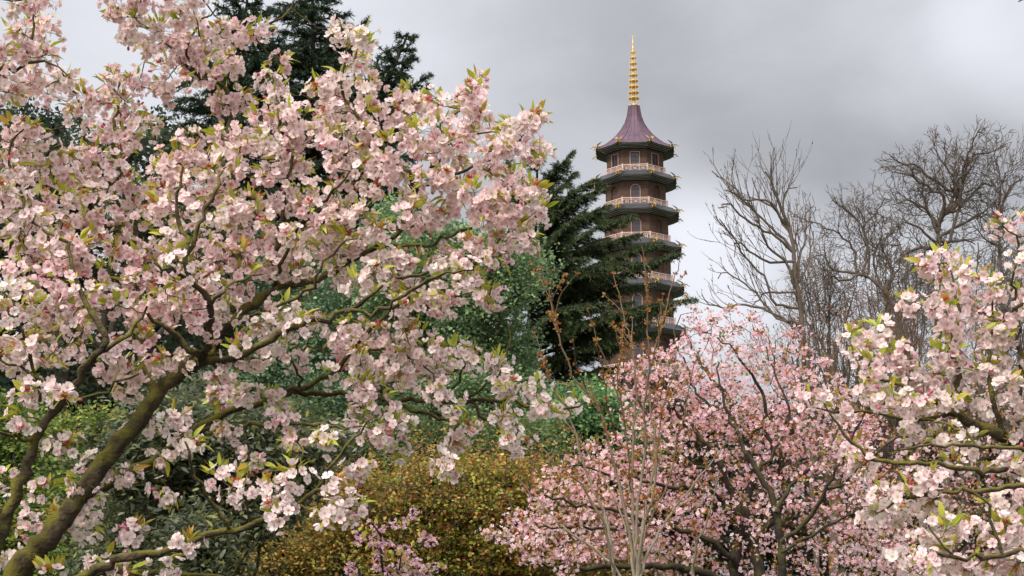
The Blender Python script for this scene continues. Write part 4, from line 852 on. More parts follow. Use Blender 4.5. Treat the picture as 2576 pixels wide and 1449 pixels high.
# ------------------------------------------------------------------ conifers
M_dbark = mat('conifer bark', color=(.03, .024, .02), rough=.95, noise=(4, .6, 1.4))
def needle_boughs(gn, gb, lines, rng, col=(.034, .054, .027), bl=1.1, side_step=.1, nl=.17, nw=.034, tuft_step=.07, per=5, droop=.25, tipcol=(.07, .11, .055), taper=.85, flat=.35):
    """lines: (pts, rad) boughs. Hangs branchlets on both sides and needles on the branchlets"""
    SP, SR, TP = [], [], []
    for p, r in lines:
        seg = np.linalg.norm(np.diff(p, axis=0), axis=1); s_ = np.concatenate([[0], np.cumsum(seg)]); Lb = s_[-1]; n = max(4, int(Lb / side_step) * 2)
        t = np.sort(rng.uniform(.12, 1, n)); i = np.clip(np.searchsorted(s_ / Lb, t) - 1, 0, len(p) - 2); f = (t - s_[i] / Lb) / np.maximum(seg[i] / Lb, 1e-6)
        base = p[i] + (p[i + 1] - p[i]) * f[:, None]; tg = nrm(p[i + 1] - p[i]); sd = nrm(np.cross(tg, np.array([0, 0, 1.]))) * np.where(rng.random(n) < .5, 1, -1)[:, None]
        d = nrm(tg * rng.uniform(.5, 1.1, (n, 1)) + sd * rng.uniform(.3, 1, (n, 1)) + np.stack([0 * t, 0 * t, rng.normal(0, flat, n)], 1))
        ln = bl * (1.05 - taper * t) * rng.uniform(.45, 1.15, n) * min(1.0, .3 + Lb / 3); K = 5; u = np.linspace(0, 1, K)
        q = base[:, None] + d[:, None] * (ln[:, None] * u)[:, :, None]; q[:, :, 2] -= (droop * ln[:, None] * u ** 2); q[:, 1:] += rng.normal(0, .02, q[:, 1:].shape)
        SP.append(q); SR.append(np.tile(np.linspace(.012, .004, K), (n, 1))); TP.append(np.full(n, 0))
        SP.append(p[np.linspace(max(0, len(p) * .3), len(p) - 1, K).astype(int)][None]); SR.append(np.full((1, K), .006))
    SP = np.concatenate(SP); tubes(gb, SP, np.concatenate(SR), 3, (.03, .024, .02))
    ln = np.linalg.norm(np.diff(SP, axis=1), axis=2).sum(1); n = np.maximum(2, (ln / tuft_step).astype(int)) * per
    idx = np.repeat(np.arange(len(SP)), n); t = rng.uniform(.0, 1, len(idx)) * (SP.shape[1] - 1.001); i = t.astype(int); f = (t - i)[:, None]
    pos = SP[idx, i] * (1 - f) + SP[idx, i + 1] * f; tg = nrm(SP[idx, i + 1] - SP[idx, i])
    d = nrm(tg * rng.uniform(.3, 1.2, (len(idx), 1)) + rdir(len(idx), rng) * .75 + np.array((0, 0, -.05)))
    R = along(d, rng=rng, roll=1.2); S = np.stack([rng.uniform(.6, 1.25, len(idx)) * nl, np.full(len(idx), nw), np.ones(len(idx))], 1)
    tt = np.clip(rng.random(len(idx)) * .9 * (t / (SP.shape[1] - 1)) + rng.normal(0, .12, len(idx)), 0, 1)
    c = mixc(col, tipcol, tt) * (1 + rng.normal(0, .16, (len(idx), 1)))
    gn.inst(BLADE, R, S, pos, tint=np.clip(c, 0, 1))
def conifer(name, label, cat, leader, n_br, len_fn, ang_fn, rng, group, trunk_r, extra=(), step=.5, az_bias=None, **kw):
    base = leader[0]; root = thing(name, label, cat, (base[0], base[1], 0), group)
    p, r = smooth_line(leader, np.linspace(trunk_r, .03, len(leader)), step=.3, jit=.02, rng=rng)
    g = Geo(); tubes(g, p[None], r[None], 9, (1, 1, 1)); g.build('trunk', M_dbark, root)
    lines = []; H = p[-1][2]
    for i in range(n_br):
        t = 1 - (i / n_br) ** 1.0; z = H * (1 - (1 - t) * .97); j = min(len(p) - 2, np.searchsorted(p[:, 2], z)); st = p[j]; below = H - st[2]
        az = i * 2.4 + rng.normal(0, .3); Lb = len_fn(below) * rng.uniform(.65, 1.15); el = math.radians(ang_fn(below) + rng.normal(0, 6))
        d = np.array((math.cos(az) * math.cos(el), math.sin(az) * math.cos(el), math.sin(el))); k = 7; pt = [st]; dd = d.copy()
        for m in range(k - 1):
            dd = dd + np.array((0, 0, -.05 if m < 3 else .03)) + rng.normal(0, .04, 3); dd /= np.linalg.norm(dd); pt.append(pt[-1] + dd * Lb / (k - 1))
        lines.append((np.array(pt), np.linspace(min(.09, .02 + Lb * .012), .008, k)))
    for c in extra: lines.append(smooth_line(np.array([q[:3] for q in c]), np.linspace(.12, .015, len(c)), k=12, jit=.03, rng=rng))
    gb = Geo(); by = {}
    for q, r in lines: by.setdefault(len(q), []).append((q, r))
    for k, v in by.items(): tubes(gb, np.array([a for a, b in v]), np.array([b for a, b in v]), 5, (.03, .024, .02))
    gn = Geo(); needle_boughs(gn, gb, lines, rng, **kw)
    gb.build('boughs', M_dbark, root); gn.build('needles', M_needle, root)
    return root
rng = np.random.default_rng(31)
spire_len = lambda b: .4 + .46 * b if b < 6 else min(5, 3.2 + .25 * (b - 6))
spire_ang = lambda b: 32 - 5.0 * min(b, 7)
def leader_px(pts, d): 
    q = [P(x, y, d) for x, y in pts]; q = [np.array((q[0][0], d, 0.0))] + q; return np.array(q)
conifer('cedar', 'dark cedar with pointed top, leftmost of the tall conifers behind the blossom', 'tree', leader_px([(560, 900), (590, 500), (612, 200), (622, -45)], 50), 230, spire_len, spire_ang, rng, 'tall dark conifers', .35,
        extra=[[P(590, 330, 50), P(540, 290, 49), P(480, 250, 48.5), P(425, 262, 48)], [P(590, 380, 50), P(530, 330, 49), P(470, 310, 48.5), P(440, 330, 48)], [P(595, 260, 50), P(550, 190, 49), P(500, 190, 48.5), P(450, 215, 48)], [P(600, 230, 50), P(650, 180, 49.5), P(700, 150, 49)], [P(590, 330, 50), P(540, 330, 50), P(505, 340, 50), P(470, 360, 50)]])
conifer('cedar', 'tall dark cedar with feathery spire in the middle of the conifers behind the blossom', 'tree', leader_px([(800, 900), (795, 500), (790, 200), (784, -110)], 53), 260, spire_len, spire_ang, rng, 'tall dark conifers', .38,
        extra=[[P(795, 270, 53), P(760, 180, 52), P(730, 140, 51.5), P(708, 118, 51)], [P(795, 240, 53), P(850, 150, 52.5), P(885, 85, 52), P(922, 52, 52)], [P(795, 200, 53), P(835, 120, 52.5), P(852, 95, 52), P(862, 92, 52)], [P(795, 330, 53), P(850, 280, 52.5), P(900, 230, 52), P(940, 190, 52)], [P(795, 330, 53), P(740, 300, 52.5), P(700, 290, 52)]])
conifer('cedar', 'dark cedar with tip bent right, rightmost of the tall conifers behind the blossom', 'tree', leader_px([(930, 900), (930, 500), (945, 300), (985, 180), (1028, 82)], 51), 200, lambda b: .3 + .38 * b if b < 5 else min(3.4, 1.9 + .2 * (b - 5)), lambda b: 30 - 4 * min(b, 7), rng, 'tall dark conifers', .33,
        extra=[[P(945, 330, 51), P(1000, 270, 50.5), P(1045, 215, 50), P(1080, 190, 50)], [P(945, 350, 51), P(1010, 290, 51.5), P(1050, 250, 52), P(1078, 215, 52)], [P(945, 290, 51), P(1000, 200, 51), P(1020, 160, 51), P(1048, 150, 51)], [P(940, 300, 51), P(945, 200, 51), P(950, 165, 51), P(955, 142, 51)], [P(940, 380, 51), P(1000, 330, 51), P(1050, 270, 51)], [P(930, 380, 51), P(890, 300, 51), P(870, 250, 51)]])
# spreading cedar in front of the pagoda
CD = 58
def cb(*pts): return [P(x, y, CD + dz) for x, y, dz in pts]
ex = [cb((1345, 520, 0), (1370, 470, 0), (1405, 420, -1), (1441, 383, -1)), cb((1345, 560, 0), (1385, 500, -1), (1420, 460, -1), (1448, 436, -1)), cb((1345, 610, 0), (1400, 530, -1), (1450, 480, -2), (1500, 452, -2)),
      cb((1345, 640, 0), (1400, 560, -1), (1460, 500, -2), (1524, 466, -2)), cb((1345, 650, 0), (1420, 580, -1), (1480, 540, -2), (1530, 517, -2)), cb((1345, 690, 0), (1430, 620, -2), (1510, 570, -3), (1590, 543, -3)),
      cb((1345, 720, 0), (1440, 650, -1), (1530, 610, -2), (1606, 590, -2)), cb((1345, 750, 0), (1450, 690, -2), (1560, 640, -3), (1665, 610, -3)), cb((1345, 800, 0), (1460, 730, -2), (1590, 680, -3), (1702, 638, -4)),
      cb((1345, 780, 0), (1440, 700, -3), (1530, 670, -4), (1610, 662, -5)), cb((1345, 830, 0), (1450, 770, -1), (1540, 730, -2), (1640, 715, -2)), cb((1345, 860, 0), (1480, 810, -3), (1620, 770, -4), (1745, 754, -4)),
      cb((1345, 880, 0), (1450, 830, -2), (1560, 800, -3), (1690, 775, -3)), cb((1345, 900, 0), (1460, 850, 0), (1560, 830, -1), (1630, 812, -1)), cb((1345, 930, 0), (1450, 880, -2), (1540, 860, -3), (1650, 842, -3)), cb((1345, 950, 0), (1420, 910, -1), (1490, 885, -2), (1560, 875, -2)),
      cb((1345, 990, 0), (1430, 950, -1), (1500, 930, -2), (1590, 925, -2)), cb((1345, 560, 0), (1310, 480, -1), (1290, 430, -1), (1280, 400, -1)), cb((1345, 610, 0), (1300, 560, 0), (1240, 530, 0)), cb((1345, 700, 0), (1400, 650, 2), (1470, 620, 3), (1530, 600, 3)), cb((1345, 620, 0), (1410, 580, 2), (1470, 545, 3), (1540, 560, 3)),
      cb((1345, 800, 0), (1400, 750, 2), (1490, 700, 3), (1570, 690, 3)), cb((1345, 870, 0), (1420, 800, 2), (1500, 770, 3), (1590, 760, 3)), cb((1345, 640, 0), (1280, 600, 1), (1210, 590, 1)), cb((1345, 930, 0), (1280, 880, 0), (1200, 860, 0)), cb((1345, 1000, 0), (1440, 985, 1), (1540, 960, 2)),
      cb((1345, 700, 0), (1400, 600, -4), (1440, 560, -5), (1470, 530, -5)), cb((1345, 760, 0), (1400, 690, -4), (1440, 660, -5), (1480, 650, -5)), cb((1345, 860, 0), (1400, 790, -5), (1450, 770, -6), (1520, 765, -6))]
conifer('cedar', 'dark spreading cedar whose level boughs cross the front of the pagoda', 'tree', leader_px([(1330, 1000), (1338, 800), (1342, 600), (1352, 400)], CD), 44, lambda b: min(2.6, .25 + .4 * b), lambda b: 30 - 4 * min(b, 7), rng, None, .42, extra=ex, bl=1.45, side_step=.05, nl=.17, nw=.03, per=5, flat=.12, droop=.38, col=(.04, .06, .026), tipcol=(.12, .155, .055))
# ------------------------------------------------------------------ bare trees on the right
M_gbark = mat('grey brown bark', color=(.1, .075, .055), rough=.95, noise=(5, .7, 1.3))
rng = np.random.default_rng(41)
def R1(cx, cy): return (1744 + cx / 2.7, 302 + cy / 2.7)
def bare_tree(label, trunk, limbs, d, spec, rng, per_m=3.0, buds=None, r0=.1, group='bare trees on the skyline', bark=None, name='bare_tree', col=(1, 1, 1)):
    lines = []; tp = np.array([P(x, y, d) for x, y in trunk]); tp = np.concatenate([[(tp[0][0], d, 0)], tp])
    root = thing(name, label, 'tree', (tp[0][0], d, 0), group)
    tl = smooth_line(tp, np.linspace(r0, r0 * .35, len(tp)), step=.3, jit=.02, rng=rng)
    g = Geo(); tubes(g, tl[0][None], tl[1][None], 8, col); g.build('trunk', bark or M_gbark, root)
    main = []
    for k, l_ in enumerate(limbs):
        q = np.array([P(x, y, d) for x, y in l_]); off = rng.uniform(-1, 1) * .5 * np.linalg.norm(q[-1] - q[0]); q[:, 1] += np.linspace(0, off, len(q))
        j = np.argmin(((tl[0] - q[0]) ** 2).sum(1)); q = np.concatenate([[tl[0][j]], q]) if np.linalg.norm(tl[0][j] - q[0]) > .15 else q
        main.append(smooth_line(q, np.linspace(r0 * .5, .014, len(q)), step=.22, jit=.025, rng=rng))
    for p, r in main:
        g = Geo(); tubes(g, p[None], r[None], 6, col); g.build('limb', bark or M_gbark, root)
    tips = []
    for p, r in main + [tl]:
        Lm = np.linalg.norm(np.diff(p, axis=0), axis=1).sum(); n = int(Lm * per_m)
        for _ in range(n):
            j = int(rng.uniform(.2 if p is not tl[0] else .45, 1) * (len(p) - 1)); j = max(1, j); td = nrm(p[j] - p[j - 1]); ax = nrm(np.cross(td, rdir(1, rng)[0])); a = math.radians(rng.normal(spec['angle'], 12)); nd = td * math.cos(a) + ax * math.sin(a)
            nd = nrm(nd + np.array((0, 0, spec['lift'])))
            rand_walk_branches(None, p[j], nd, spec['len'] * rng.uniform(.5, 1.2) * (1.15 - .93 * j / len(p)), max(r[j] * .42, spec['rmin'] * 1.6), 0, rng, spec, None, lines, tips)
    g = Geo(); lines_to_geo(g, lines, 3, col); g.build('crown', bark or M_gbark, root)
    if buds and tips:
        bp = np.array([t[0] for t in tips]); bd = np.array([t[1] for t in tips]); keep = rng.random(len(bp)) < buds[1]; bp, bd = bp[keep], bd[keep]
        idx = np.repeat(np.arange(len(bp)), buds[2]); dd = nrm(bd[idx] + rdir(len(idx), rng) * .9); g = Geo()
        g.inst(DIAMOND, along(dd, rng=rng), rng.uniform(.6, 1.3, len(idx)) * buds[0], bp[idx] - bd[idx] * rng.uniform(0, buds[0] * 4, (len(idx), 1)), tint=jit_col(buds[3], len(idx), .25, .1, rng)); g.build('buds', M_leaf, root)
    return root
sA = dict(k=5, curve=.09, up=[.09, .1, .1], taper=.6, levels=2, children=[2, 2], angle=26, ratio=.62, rmin=.009, len=1.3, lift=.35)
bare_tree('bare tree with long upswept branches, nearest to the pagoda on its right', [(2035, 1000), (2020, 839), (2011, 746), (2000, 672), (1994, 617), (1988, 576), (1966, 520), (1944, 469), (1925, 432)],
          [[R1(*q) for q in l_] for l_ in ([(690, 900), (560, 740), (450, 640), (330, 500), (250, 400), (140, 315)], [(700, 1150), (600, 960), (480, 880), (400, 700), (300, 600), (165, 565)], [(720, 1280), (540, 1250), (480, 1100), (330, 950), (270, 850), (200, 780), (150, 720)],
           [(730, 1380), (570, 1330), (430, 1150), (330, 1050), (235, 990), (200, 1030)], [(740, 1449), (550, 1300), (350, 1230), (220, 1250), (130, 1200), (95, 1130)], [(700, 1050), (740, 900), (790, 760), (800, 600), (860, 525)], [(700, 1100), (780, 1000), (830, 850), (860, 700)],
           [(670, 800), (560, 600), (450, 520), (410, 375)], [(650, 720), (600, 620), (610, 500), (690, 485)], [(680, 900), (520, 780), (380, 740), (230, 620), (160, 640), (130, 670)], [(660, 760), (500, 560), (360, 560), (225, 505)], [(640, 700), (580, 560), (530, 470), (530, 350)], [(690, 960), (470, 960), (290, 850), (260, 960)], [(700, 1180), (500, 1180), (420, 1230), (380, 1290)])],
          40, sA, rng, per_m=2.8, buds=(.045, .7, 3, (.12, .08, .05)), r0=.085)
sB = dict(k=5, curve=.2, up=[.03, .03, .03], taper=.6, levels=3, children=[3, 3, 2], angle=42, ratio=.68, rmin=.0095, len=1.1, lift=.12)
bare_tree('low rounded bare tree in the middle of the bare trees', [(2300, 1000), (2257, 798), (2229, 739), (2181, 695), (2151, 687)],
          [[R1(*q) for q in l_] for l_ in ([(1100, 1040), (960, 1010), (880, 900), (800, 930)], [(1110, 1040), (1090, 880), (1000, 780), (870, 700), (700, 640)], [(1190, 1050), (1180, 850), (1120, 700), (1000, 600), (930, 560)], [(1180, 850), (1160, 720), (1230, 650), (1290, 540)], [(1310, 1180), (1360, 1050), (1300, 900), (1260, 760)], [(1300, 1180), (1240, 950), (1290, 780), (1320, 640)], [(1150, 1050), (1000, 1100), (900, 1080), (820, 1120)], [(1300, 1150), (1420, 950), (1400, 800)])],
          48, sB, rng, per_m=4.2, r0=.1)
bare_tree('big gnarled bare tree with dense crown, tallest of the bare trees', [(2370, 1000), (2358, 760), (2362, 700), (2361, 640), (2362, 580), (2375, 540)],
          [[R1(*q) for q in l_] for l_ in ([(1720, 840), (1740, 800), (1800, 600), (1790, 470), (1700, 330), (1620, 200), (1640, 110)], [(1800, 560), (1850, 350), (1900, 250), (2000, 230), (2120, 170)], [(1790, 530), (1640, 430), (1500, 350), (1350, 330), (1290, 300)], [(1670, 720), (1560, 600), (1450, 560), (1340, 590)], [(1780, 500), (1830, 300), (1860, 200), (1890, 110)],
           [(1665, 850), (1560, 760), (1430, 720), (1330, 760)], [(1665, 800), (1800, 720), (1950, 640), (2050, 560)], [(1665, 700), (1700, 560), (1600, 500), (1420, 420), (1290, 410)], [(1665, 880), (1500, 870), (1380, 960)], [(1800, 600), (1920, 480), (2000, 420), (2080, 440)], [(1660, 760), (1600, 640), (1560, 500), (1560, 260)], [(1665, 850), (1850, 800), (1950, 820)])],
          43, dict(sB, len=1.05, lift=.05), rng, per_m=4.0, r0=.13)
bare_tree('pale bare tree on the far right, half hidden by the near cherry', [(2530, 1000), (2520, 700), (2512, 560), (2516, 480)],
          [[R1(*q) for q in l_] for l_ in ([(2080, 700), (2090, 500), (2000, 300), (1990, 250)], [(2090, 600), (2150, 450), (2240, 420)], [(2080, 560), (2100, 400), (2190, 300)], [(2080, 800), (2180, 650), (2260, 560)], [(2080, 760), (1980, 650), (1930, 520)], [(2090, 900), (2200, 800), (2280, 760)], [(2070, 850), (1960, 800), (1880, 700)])],
          55, dict(sB, len=1.3, rmin=.011), rng, per_m=3.6, r0=.09)
# reddish thicket of budding twigs lower down
sT = dict(k=5, curve=.16, up=[.05, .05, .05], taper=.6, levels=3, children=[3, 2, 2], angle=32, ratio=.66, rmin=.005, len=1.5, lift=.3)
for (x, d, top, lab) in ((2100, 30, 800, 'brown budding tree low between the pink cherry and the upswept bare tree'), (2260, 32, 820, 'brown budding tree behind the near cherry on the right, below the gnarled bare tree'), (2420, 34, 900, 'rust brown budding tree hidden behind the blossom on the right')):
    l_ = []
    for i in range(12):
        dx = rng.uniform(-150, 150); l_.append([(x + dx * .1, 1250 - rng.uniform(0, 150)), (x + dx * .5, 1120), (x + dx * .8, 980), (x + dx, top + rng.uniform(0, 130))])
    bare_tree(lab, [(x, 1400), (x + 5, 1200), (x - 5, 1000), (x, top + 60)], l_, d, sT, rng, per_m=1.7, buds=(.04, .8, 4, (.25, .1, .04)), r0=.12, group='brown budding trees')

for (x, d, top, w_, lab) in ((2090, 52, 560, 110, 'fine-twigged bare tree between the upswept one and the low rounded one'), (2230, 56, 520, 120, 'fine-twigged bare tree behind the low rounded bare tree'), (2300, 60, 600, 110, 'fine-twigged bare tree left of the gnarled bare tree'), (2460, 58, 480, 130, 'fine-twigged bare tree behind the gnarled bare tree'), (2570, 52, 560, 110, 'fine-twigged bare tree at the right edge behind the near cherry')):
    l_ = []
    for i in range(7):
        dx = rng.uniform(-1, 1) * w_; l_.append([(x + dx * .05, 1000 - rng.uniform(0, 120)), (x + dx * .4, 860), (x + dx * .8, 740 - rng.uniform(-40, 40)), (x + dx, top + abs(dx) * .6 + rng.uniform(0, 100))])
    bare_tree(lab, [(x, 1300), (x + 5, 1100), (x - 5, 900), (x, top + 130)], l_, d, dict(sB, len=1.3, rmin=.01, lift=.2), rng, per_m=2.2, r0=.07)
# ------------------------------------------------------------------ green trees and shrubs
rng = np.random.default_rng(51)
def leafy(name, label, cat, lobes_px, d, dz, n_cl, n_leaf, cl_r, size, palette, rng, group=None, base=None, trunk_r=.12, mat_=None, tmpl=DIAMOND, twigs=True, shell=.5, foot=None, r_y=1.0, tw_r=.006, part='leaves', sq=(1, 1, .6), patch=None, gain=1.2):
    """lobes_px: (x, y, r[, rz]) crown lobes; palette: list of (colour, weight)"""
    lobes = []
    for q in lobes_px:
        dd = d + rng.uniform(-dz, dz); c = P(q[0], q[1], dd); r = q[2] / F * dd; rz = (q[3] if len(q) > 3 else q[2]) / F * dd
        lobes.append((c, (r, r * r_y, rz)))
    if cat in ('shrub', 'hedge'):                 # leafy down to the ground
        low = [(c * np.array((1, 1, .42)), (r[0] * 1.1, r[1] * 1.1, max(r[2], .45))) for c, r in lobes if c[2] < 3.0]; n_cl = int(n_cl * (1 + .8 * len(low) / len(lobes))); lobes += low
    fx = base if base is not None else float(np.mean([c[0] for c, r in lobes]))
    root = thing(name, label, cat, (fx, d, 0), group)
    pts, cl = lobe_points(lobes, n_cl, n_leaf, cl_r, rng, shell, sq)
    keep = pts[:, 2] > .05; pts, cl = pts[keep], cl[keep]
    cols = np.array([c for c, w_ in palette]); pw = np.array([w_ for c, w_ in palette], float); pw /= pw.sum()
    pick_cl = rng.choice(len(cols), n_cl, p=pw); own = rng.choice(len(cols), len(pts), p=pw); sel = np.where(rng.random(len(pts)) < .6, pick_cl[cl], own)
    cv = rng.normal(1, .2, n_cl)[cl][:, None]; c = cols[sel] * gain * cv * (1 + rng.normal(0, .16, (len(pts), 1)))
    if patch is not None:
        k_ = np.clip(.5 + .5 * np.sin(pts[:, 0] * 1.7 + 1.3 * np.sin(pts[:, 2] * 3.1 + pts[:, 1])) + rng.normal(0, .2, len(pts)), 0, 1)[:, None]; c = c * (1 - k_ * .5) + c.mean(1, keepdims=True) * np.array(patch) * k_ * .5
    c = np.clip(c, .003, .9)
    g = Geo(); leaf_cloud(g, pts, size, c, rng, tmpl); g.build(part, mat_ or M_evleaf, root)
    gb = Geo(); foot3 = np.array((fx, d, 0.0)) if foot is None else np.array(foot)
    for c_, r in lobes:
        m = foot3 + (c_ - foot3) * np.array((.25, .25, .55)) + rng.normal(0, .1, 3); q, rr = smooth_line([foot3 + rng.normal(0, .06, 3) * (1, 1, 0), m, c_], [trunk_r, trunk_r * .7, trunk_r * .25], k=14, jit=.02, rng=rng); tubes(gb, q[None], rr[None], 6, (.05, .04, .028))
    gb.build('trunk', M_twig, root)
    if twigs:
        gt = Geo(); cc = np.array([pts[cl == k].mean(0) for k in range(0, n_cl, 2) if (cl == k).any()])
        lc = np.array([c_ for c_, r in lobes]); j = np.argmin(((cc[:, None] - lc[None]) ** 2).sum(2), 1); a = lc[j]; m = (a + cc) / 2 + rng.normal(0, .06, cc.shape); e = cc + (cc - a) * .12
        tubes(gt, np.stack([a, m, cc, e], 1), np.tile(np.array([tw_r * 3, tw_r * 2, tw_r, tw_r * .6]), (len(cc), 1)), 3, (.07, .05, .03)); gt.build('twigs', M_twig, root)
    return root
G = lambda *a: np.array(a)
green = [(G(.15, .22, .105), 3), (G(.2, .29, .125), 2), (G(.11, .165, .08), 2), (G(.26, .36, .15), .8)]
leafy('broadleaf_tree', 'mid green leafy tree in front of the spreading cedar, left of the pagoda', 'tree', [(1000, 590, 80), (1090, 640, 90), (1180, 640, 90), (1290, 660, 75), (1330, 690, 45), (1240, 720, 90), (1120, 760, 110), (1000, 720, 110), (1180, 850, 100), (1260, 900, 85), (1100, 900, 100), (1290, 960, 70), (1230, 1000, 90), (1120, 1020, 110), (1330, 1000, 45)], 34, 2, 1500, 46, .42, .1, green, rng)
leafy('broadleaf_tree', 'blue green leafy tree seen through the limbs of the big cherry', 'tree', [(700, 700, 110), (820, 800, 110), (900, 700, 100), (740, 880, 120), (860, 930, 110), (640, 1000, 120), (800, 1040, 110), (930, 1010, 90), (960, 850, 80)], 37, 2, 1200, 42, .5, .11, [(G(.12, .185, .1), 3), (G(.16, .24, .12), 2), (G(.085, .13, .075), 2)], rng)
leafy('broadleaf_tree', 'bright green young tree between the bronze shoots and the pagoda foot', 'tree', [(1400, 1090, 60), (1460, 1060, 60), (1350, 1130, 50), (1450, 1140, 70), (1540, 1100, 60), (1520, 1040, 50), (1600, 1130, 60), (1420, 1010, 30), (1480, 990, 30)], 28, 1.5, 620, 36, .35, .09, [(G(.13, .23, .09), 3), (G(.17, .29, .1), 2), (G(.08, .14, .06), 2)], rng)
leafy('shrub', 'dark green hedge bank behind the red and green shrub', 'hedge', [(980, 1140, 90), (1080, 1150, 90), (1200, 1150, 100), (1320, 1150, 90), (1150, 1210, 100), (880, 1150, 100), (760, 1130, 110)], 24, 1, 900, 40, .35, .07, [(G(.06, .09, .04), 3), (G(.14, .16, .04), 2), (G(.08, .11, .04), 2), (G(.17, .18, .05), 1)], rng)
holly = [(G(.085, .1, .05), 4), (G(.13, .15, .085), 2.5), (G(.24, .25, .18), .9), (G(.05, .06, .035), 2), (G(.19, .19, .06), 1.3)]
leafy('shrub', 'large dark evergreen shrub with glossy leaves below the limbs of the big cherry', 'shrub', [(420, 1080, 110), (540, 1050, 100), (640, 1120, 110), (460, 1220, 130), (620, 1250, 120), (380, 1350, 120), (500, 1380, 110), (720, 1180, 90), (680, 1270, 60), (800, 1120, 70), (300, 1200, 100), (300, 1460, 120)], 10.5, .7, 1500, 30, .16, .06, holly, rng, trunk_r=.018, tmpl=(LEAVES[0][0], LEAVES[0][1], np.ones((len(LEAVES[0][0]), 3))), tw_r=.003)
leafy('shrub', 'yellow green shrub in the bottom left corner behind the trunks', 'shrub', [(40, 1080, 90), (140, 1120, 80), (230, 1080, 70), (80, 1220, 110), (200, 1270, 90), (60, 1370, 110), (190, 1400, 100), (-80, 1150, 120), (-90, 1350, 130), (330, 1420, 70)], 11.5, .6, 900, 30, .15, .042, [(G(0.121, 0.176, 0.0338), 3), (G(0.189, 0.243, 0.0405), 2), (G(0.0675, 0.108, 0.027), 3), (G(0.27, 0.23, 0.0675), .8)], rng, trunk_r=.05, tw_r=.003)
leafy('evergreen_tree', 'dark evergreen tree with open leafy top on the left edge', 'tree', [(60, 300, 55), (150, 330, 55), (-40, 330, 80), (220, 380, 50), (90, 400, 90), (330, 380, 40), (400, 330, 40), (420, 400, 60), (200, 500, 110), (0, 560, 140), (360, 540, 120), (150, 700, 150), (400, 760, 140), (0, 850, 150), (250, 930, 140), (520, 640, 110), (560, 820, 120)], 22, 1.6, 1250, 24, .3, .1, [(G(.04, .055, .03), 3), (G(.065, .085, .04), 2), (G(.028, .04, .024), 2)], rng, trunk_r=.14, shell=.3, tw_r=.006)
# barberry-like shrub, green with red and orange leaves
leafy('shrub', 'wide red, orange and green small-leaved shrub along the bottom middle', 'shrub', [(900, 1260, 85), (1000, 1230, 70), (1090, 1220, 75), (1190, 1215, 70), (1280, 1230, 75), (1370, 1250, 75), (960, 1330, 100), (1080, 1320, 110), (1200, 1310, 110), (1320, 1320, 110), (1420, 1330, 80), (820, 1340, 90), (740, 1390, 70), (850, 1420, 110), (1000, 1430, 110), (1150, 1420, 120), (1290, 1430, 110), (680, 1440, 70), (1450, 1430, 90), (800, 1300, 50), (620, 1480, 80), (700, 1380, 50), (1550, 1440, 80), (1000, 1560, 140), (1250, 1560, 140), (800, 1560, 130)],
      17, .8, 4600, 24, .2, .05, [(G(.17, .18, .032), 4), (G(.27, .26, .045), 2), (G(.1, .12, .028), 3), (G(.26, .09, .03), 1.5), (G(.3, .17, .035), 1.5), (G(.42, .07, .05), .4)], rng, trunk_r=.04, shell=.6, tw_r=.004, sq=(2.0, 1.6, .36), patch=(1.75, 1.1, .25), gain=1.4)
# dark backdrop trees far behind, so that no gap shows the horizon
far = [(G(.03, .06, .035), 3), (G(.045, .08, .045), 2), (G(.025, .045, .03), 2)]
for (x, lab) in ((-100, 'dark round tree far behind the left edge of the big cherry'), (250, 'dark round tree far behind the trunk of the big cherry'), (600, 'dark round tree far behind the mossy limbs'), (950, 'dark round tree far behind the green leafy trees')):
    leafy('broadleaf_tree', lab, 'tree', [(x + a, y, 120) for a, y in ((-120, 1000), (0, 960), (120, 1000), (-120, 1150), (60, 1150), (0, 1300), (-140, 1320), (150, 1300))], 60, 3, 420, 36, 1.0, .32, far, rng, group='dark trees far behind', twigs=False)
brn = [(G(.08, .06, .035), 3), (G(.05, .055, .03), 2), (G(.13, .07, .035), 1.2)]
for (x, lab) in ((1330, 'brownish green tree far behind the foot of the spreading cedar'), (1700, 'brownish green tree far behind the pink cherry, below the pagoda'), (2080, 'brownish green tree far behind the pink cherry, right of the pagoda'), (2450, 'brownish green tree far behind the right edge blossom')):
    leafy('broadleaf_tree', lab, 'tree', [(x + a, y, 110) for a, y in ((-130, 1120), (0, 1090), (130, 1110), (-120, 1240), (60, 1240), (0, 1370), (-140, 1370), (150, 1370))], 62, 3, 420, 36, 1.0, .3, brn, rng, group='brownish trees far behind', twigs=False)
# thin shoots that stand out of the small-leaved shrub, with leaves along them
rng = np.random.default_rng(55)
sh = [o for o in COL.objects if o.get('label', '').startswith('wide red, orange')][0]
ln_, lp, ld = [], [], []
for i in range(170):
    x = rng.uniform(640, 1560); top = 1165 + max(0, 950 - x) * .55 + max(0, x - 1400) * .4; d = 17 + rng.uniform(-1.4, 1); y0 = top + rng.uniform(40, 240); a = P(x, y0, d)
    e = a + np.array((rng.normal(0, .5), rng.normal(0, .3), rng.uniform(.3, .75))); q, r = smooth_line([a, (a + e) / 2 + (0, 0, .12), e, e + (e - a) * .25 + (0, 0, -.14)], [.008, .006, .005, .003], k=9, jit=.015, rng=rng); ln_.append((q, r))
    for t in range(2, 9):
        for _ in range(4): lp.append(q[t] + rng.normal(0, .035, 3)); ld.append(rng.random())
g = Geo(); lines_to_geo(g, ln_, 3, (.09, .06, .035)); g.build('shoots', M_twig, sh)
g = Geo(); lp = np.array(lp); leaf_cloud(g, lp, .042, mixc((.3, .28, .05), (.5, .24, .06), np.array(ld)) * rng.uniform(.7, 1.3, (len(lp), 1)), rng); g.build('leaves', M_evleaf, sh)
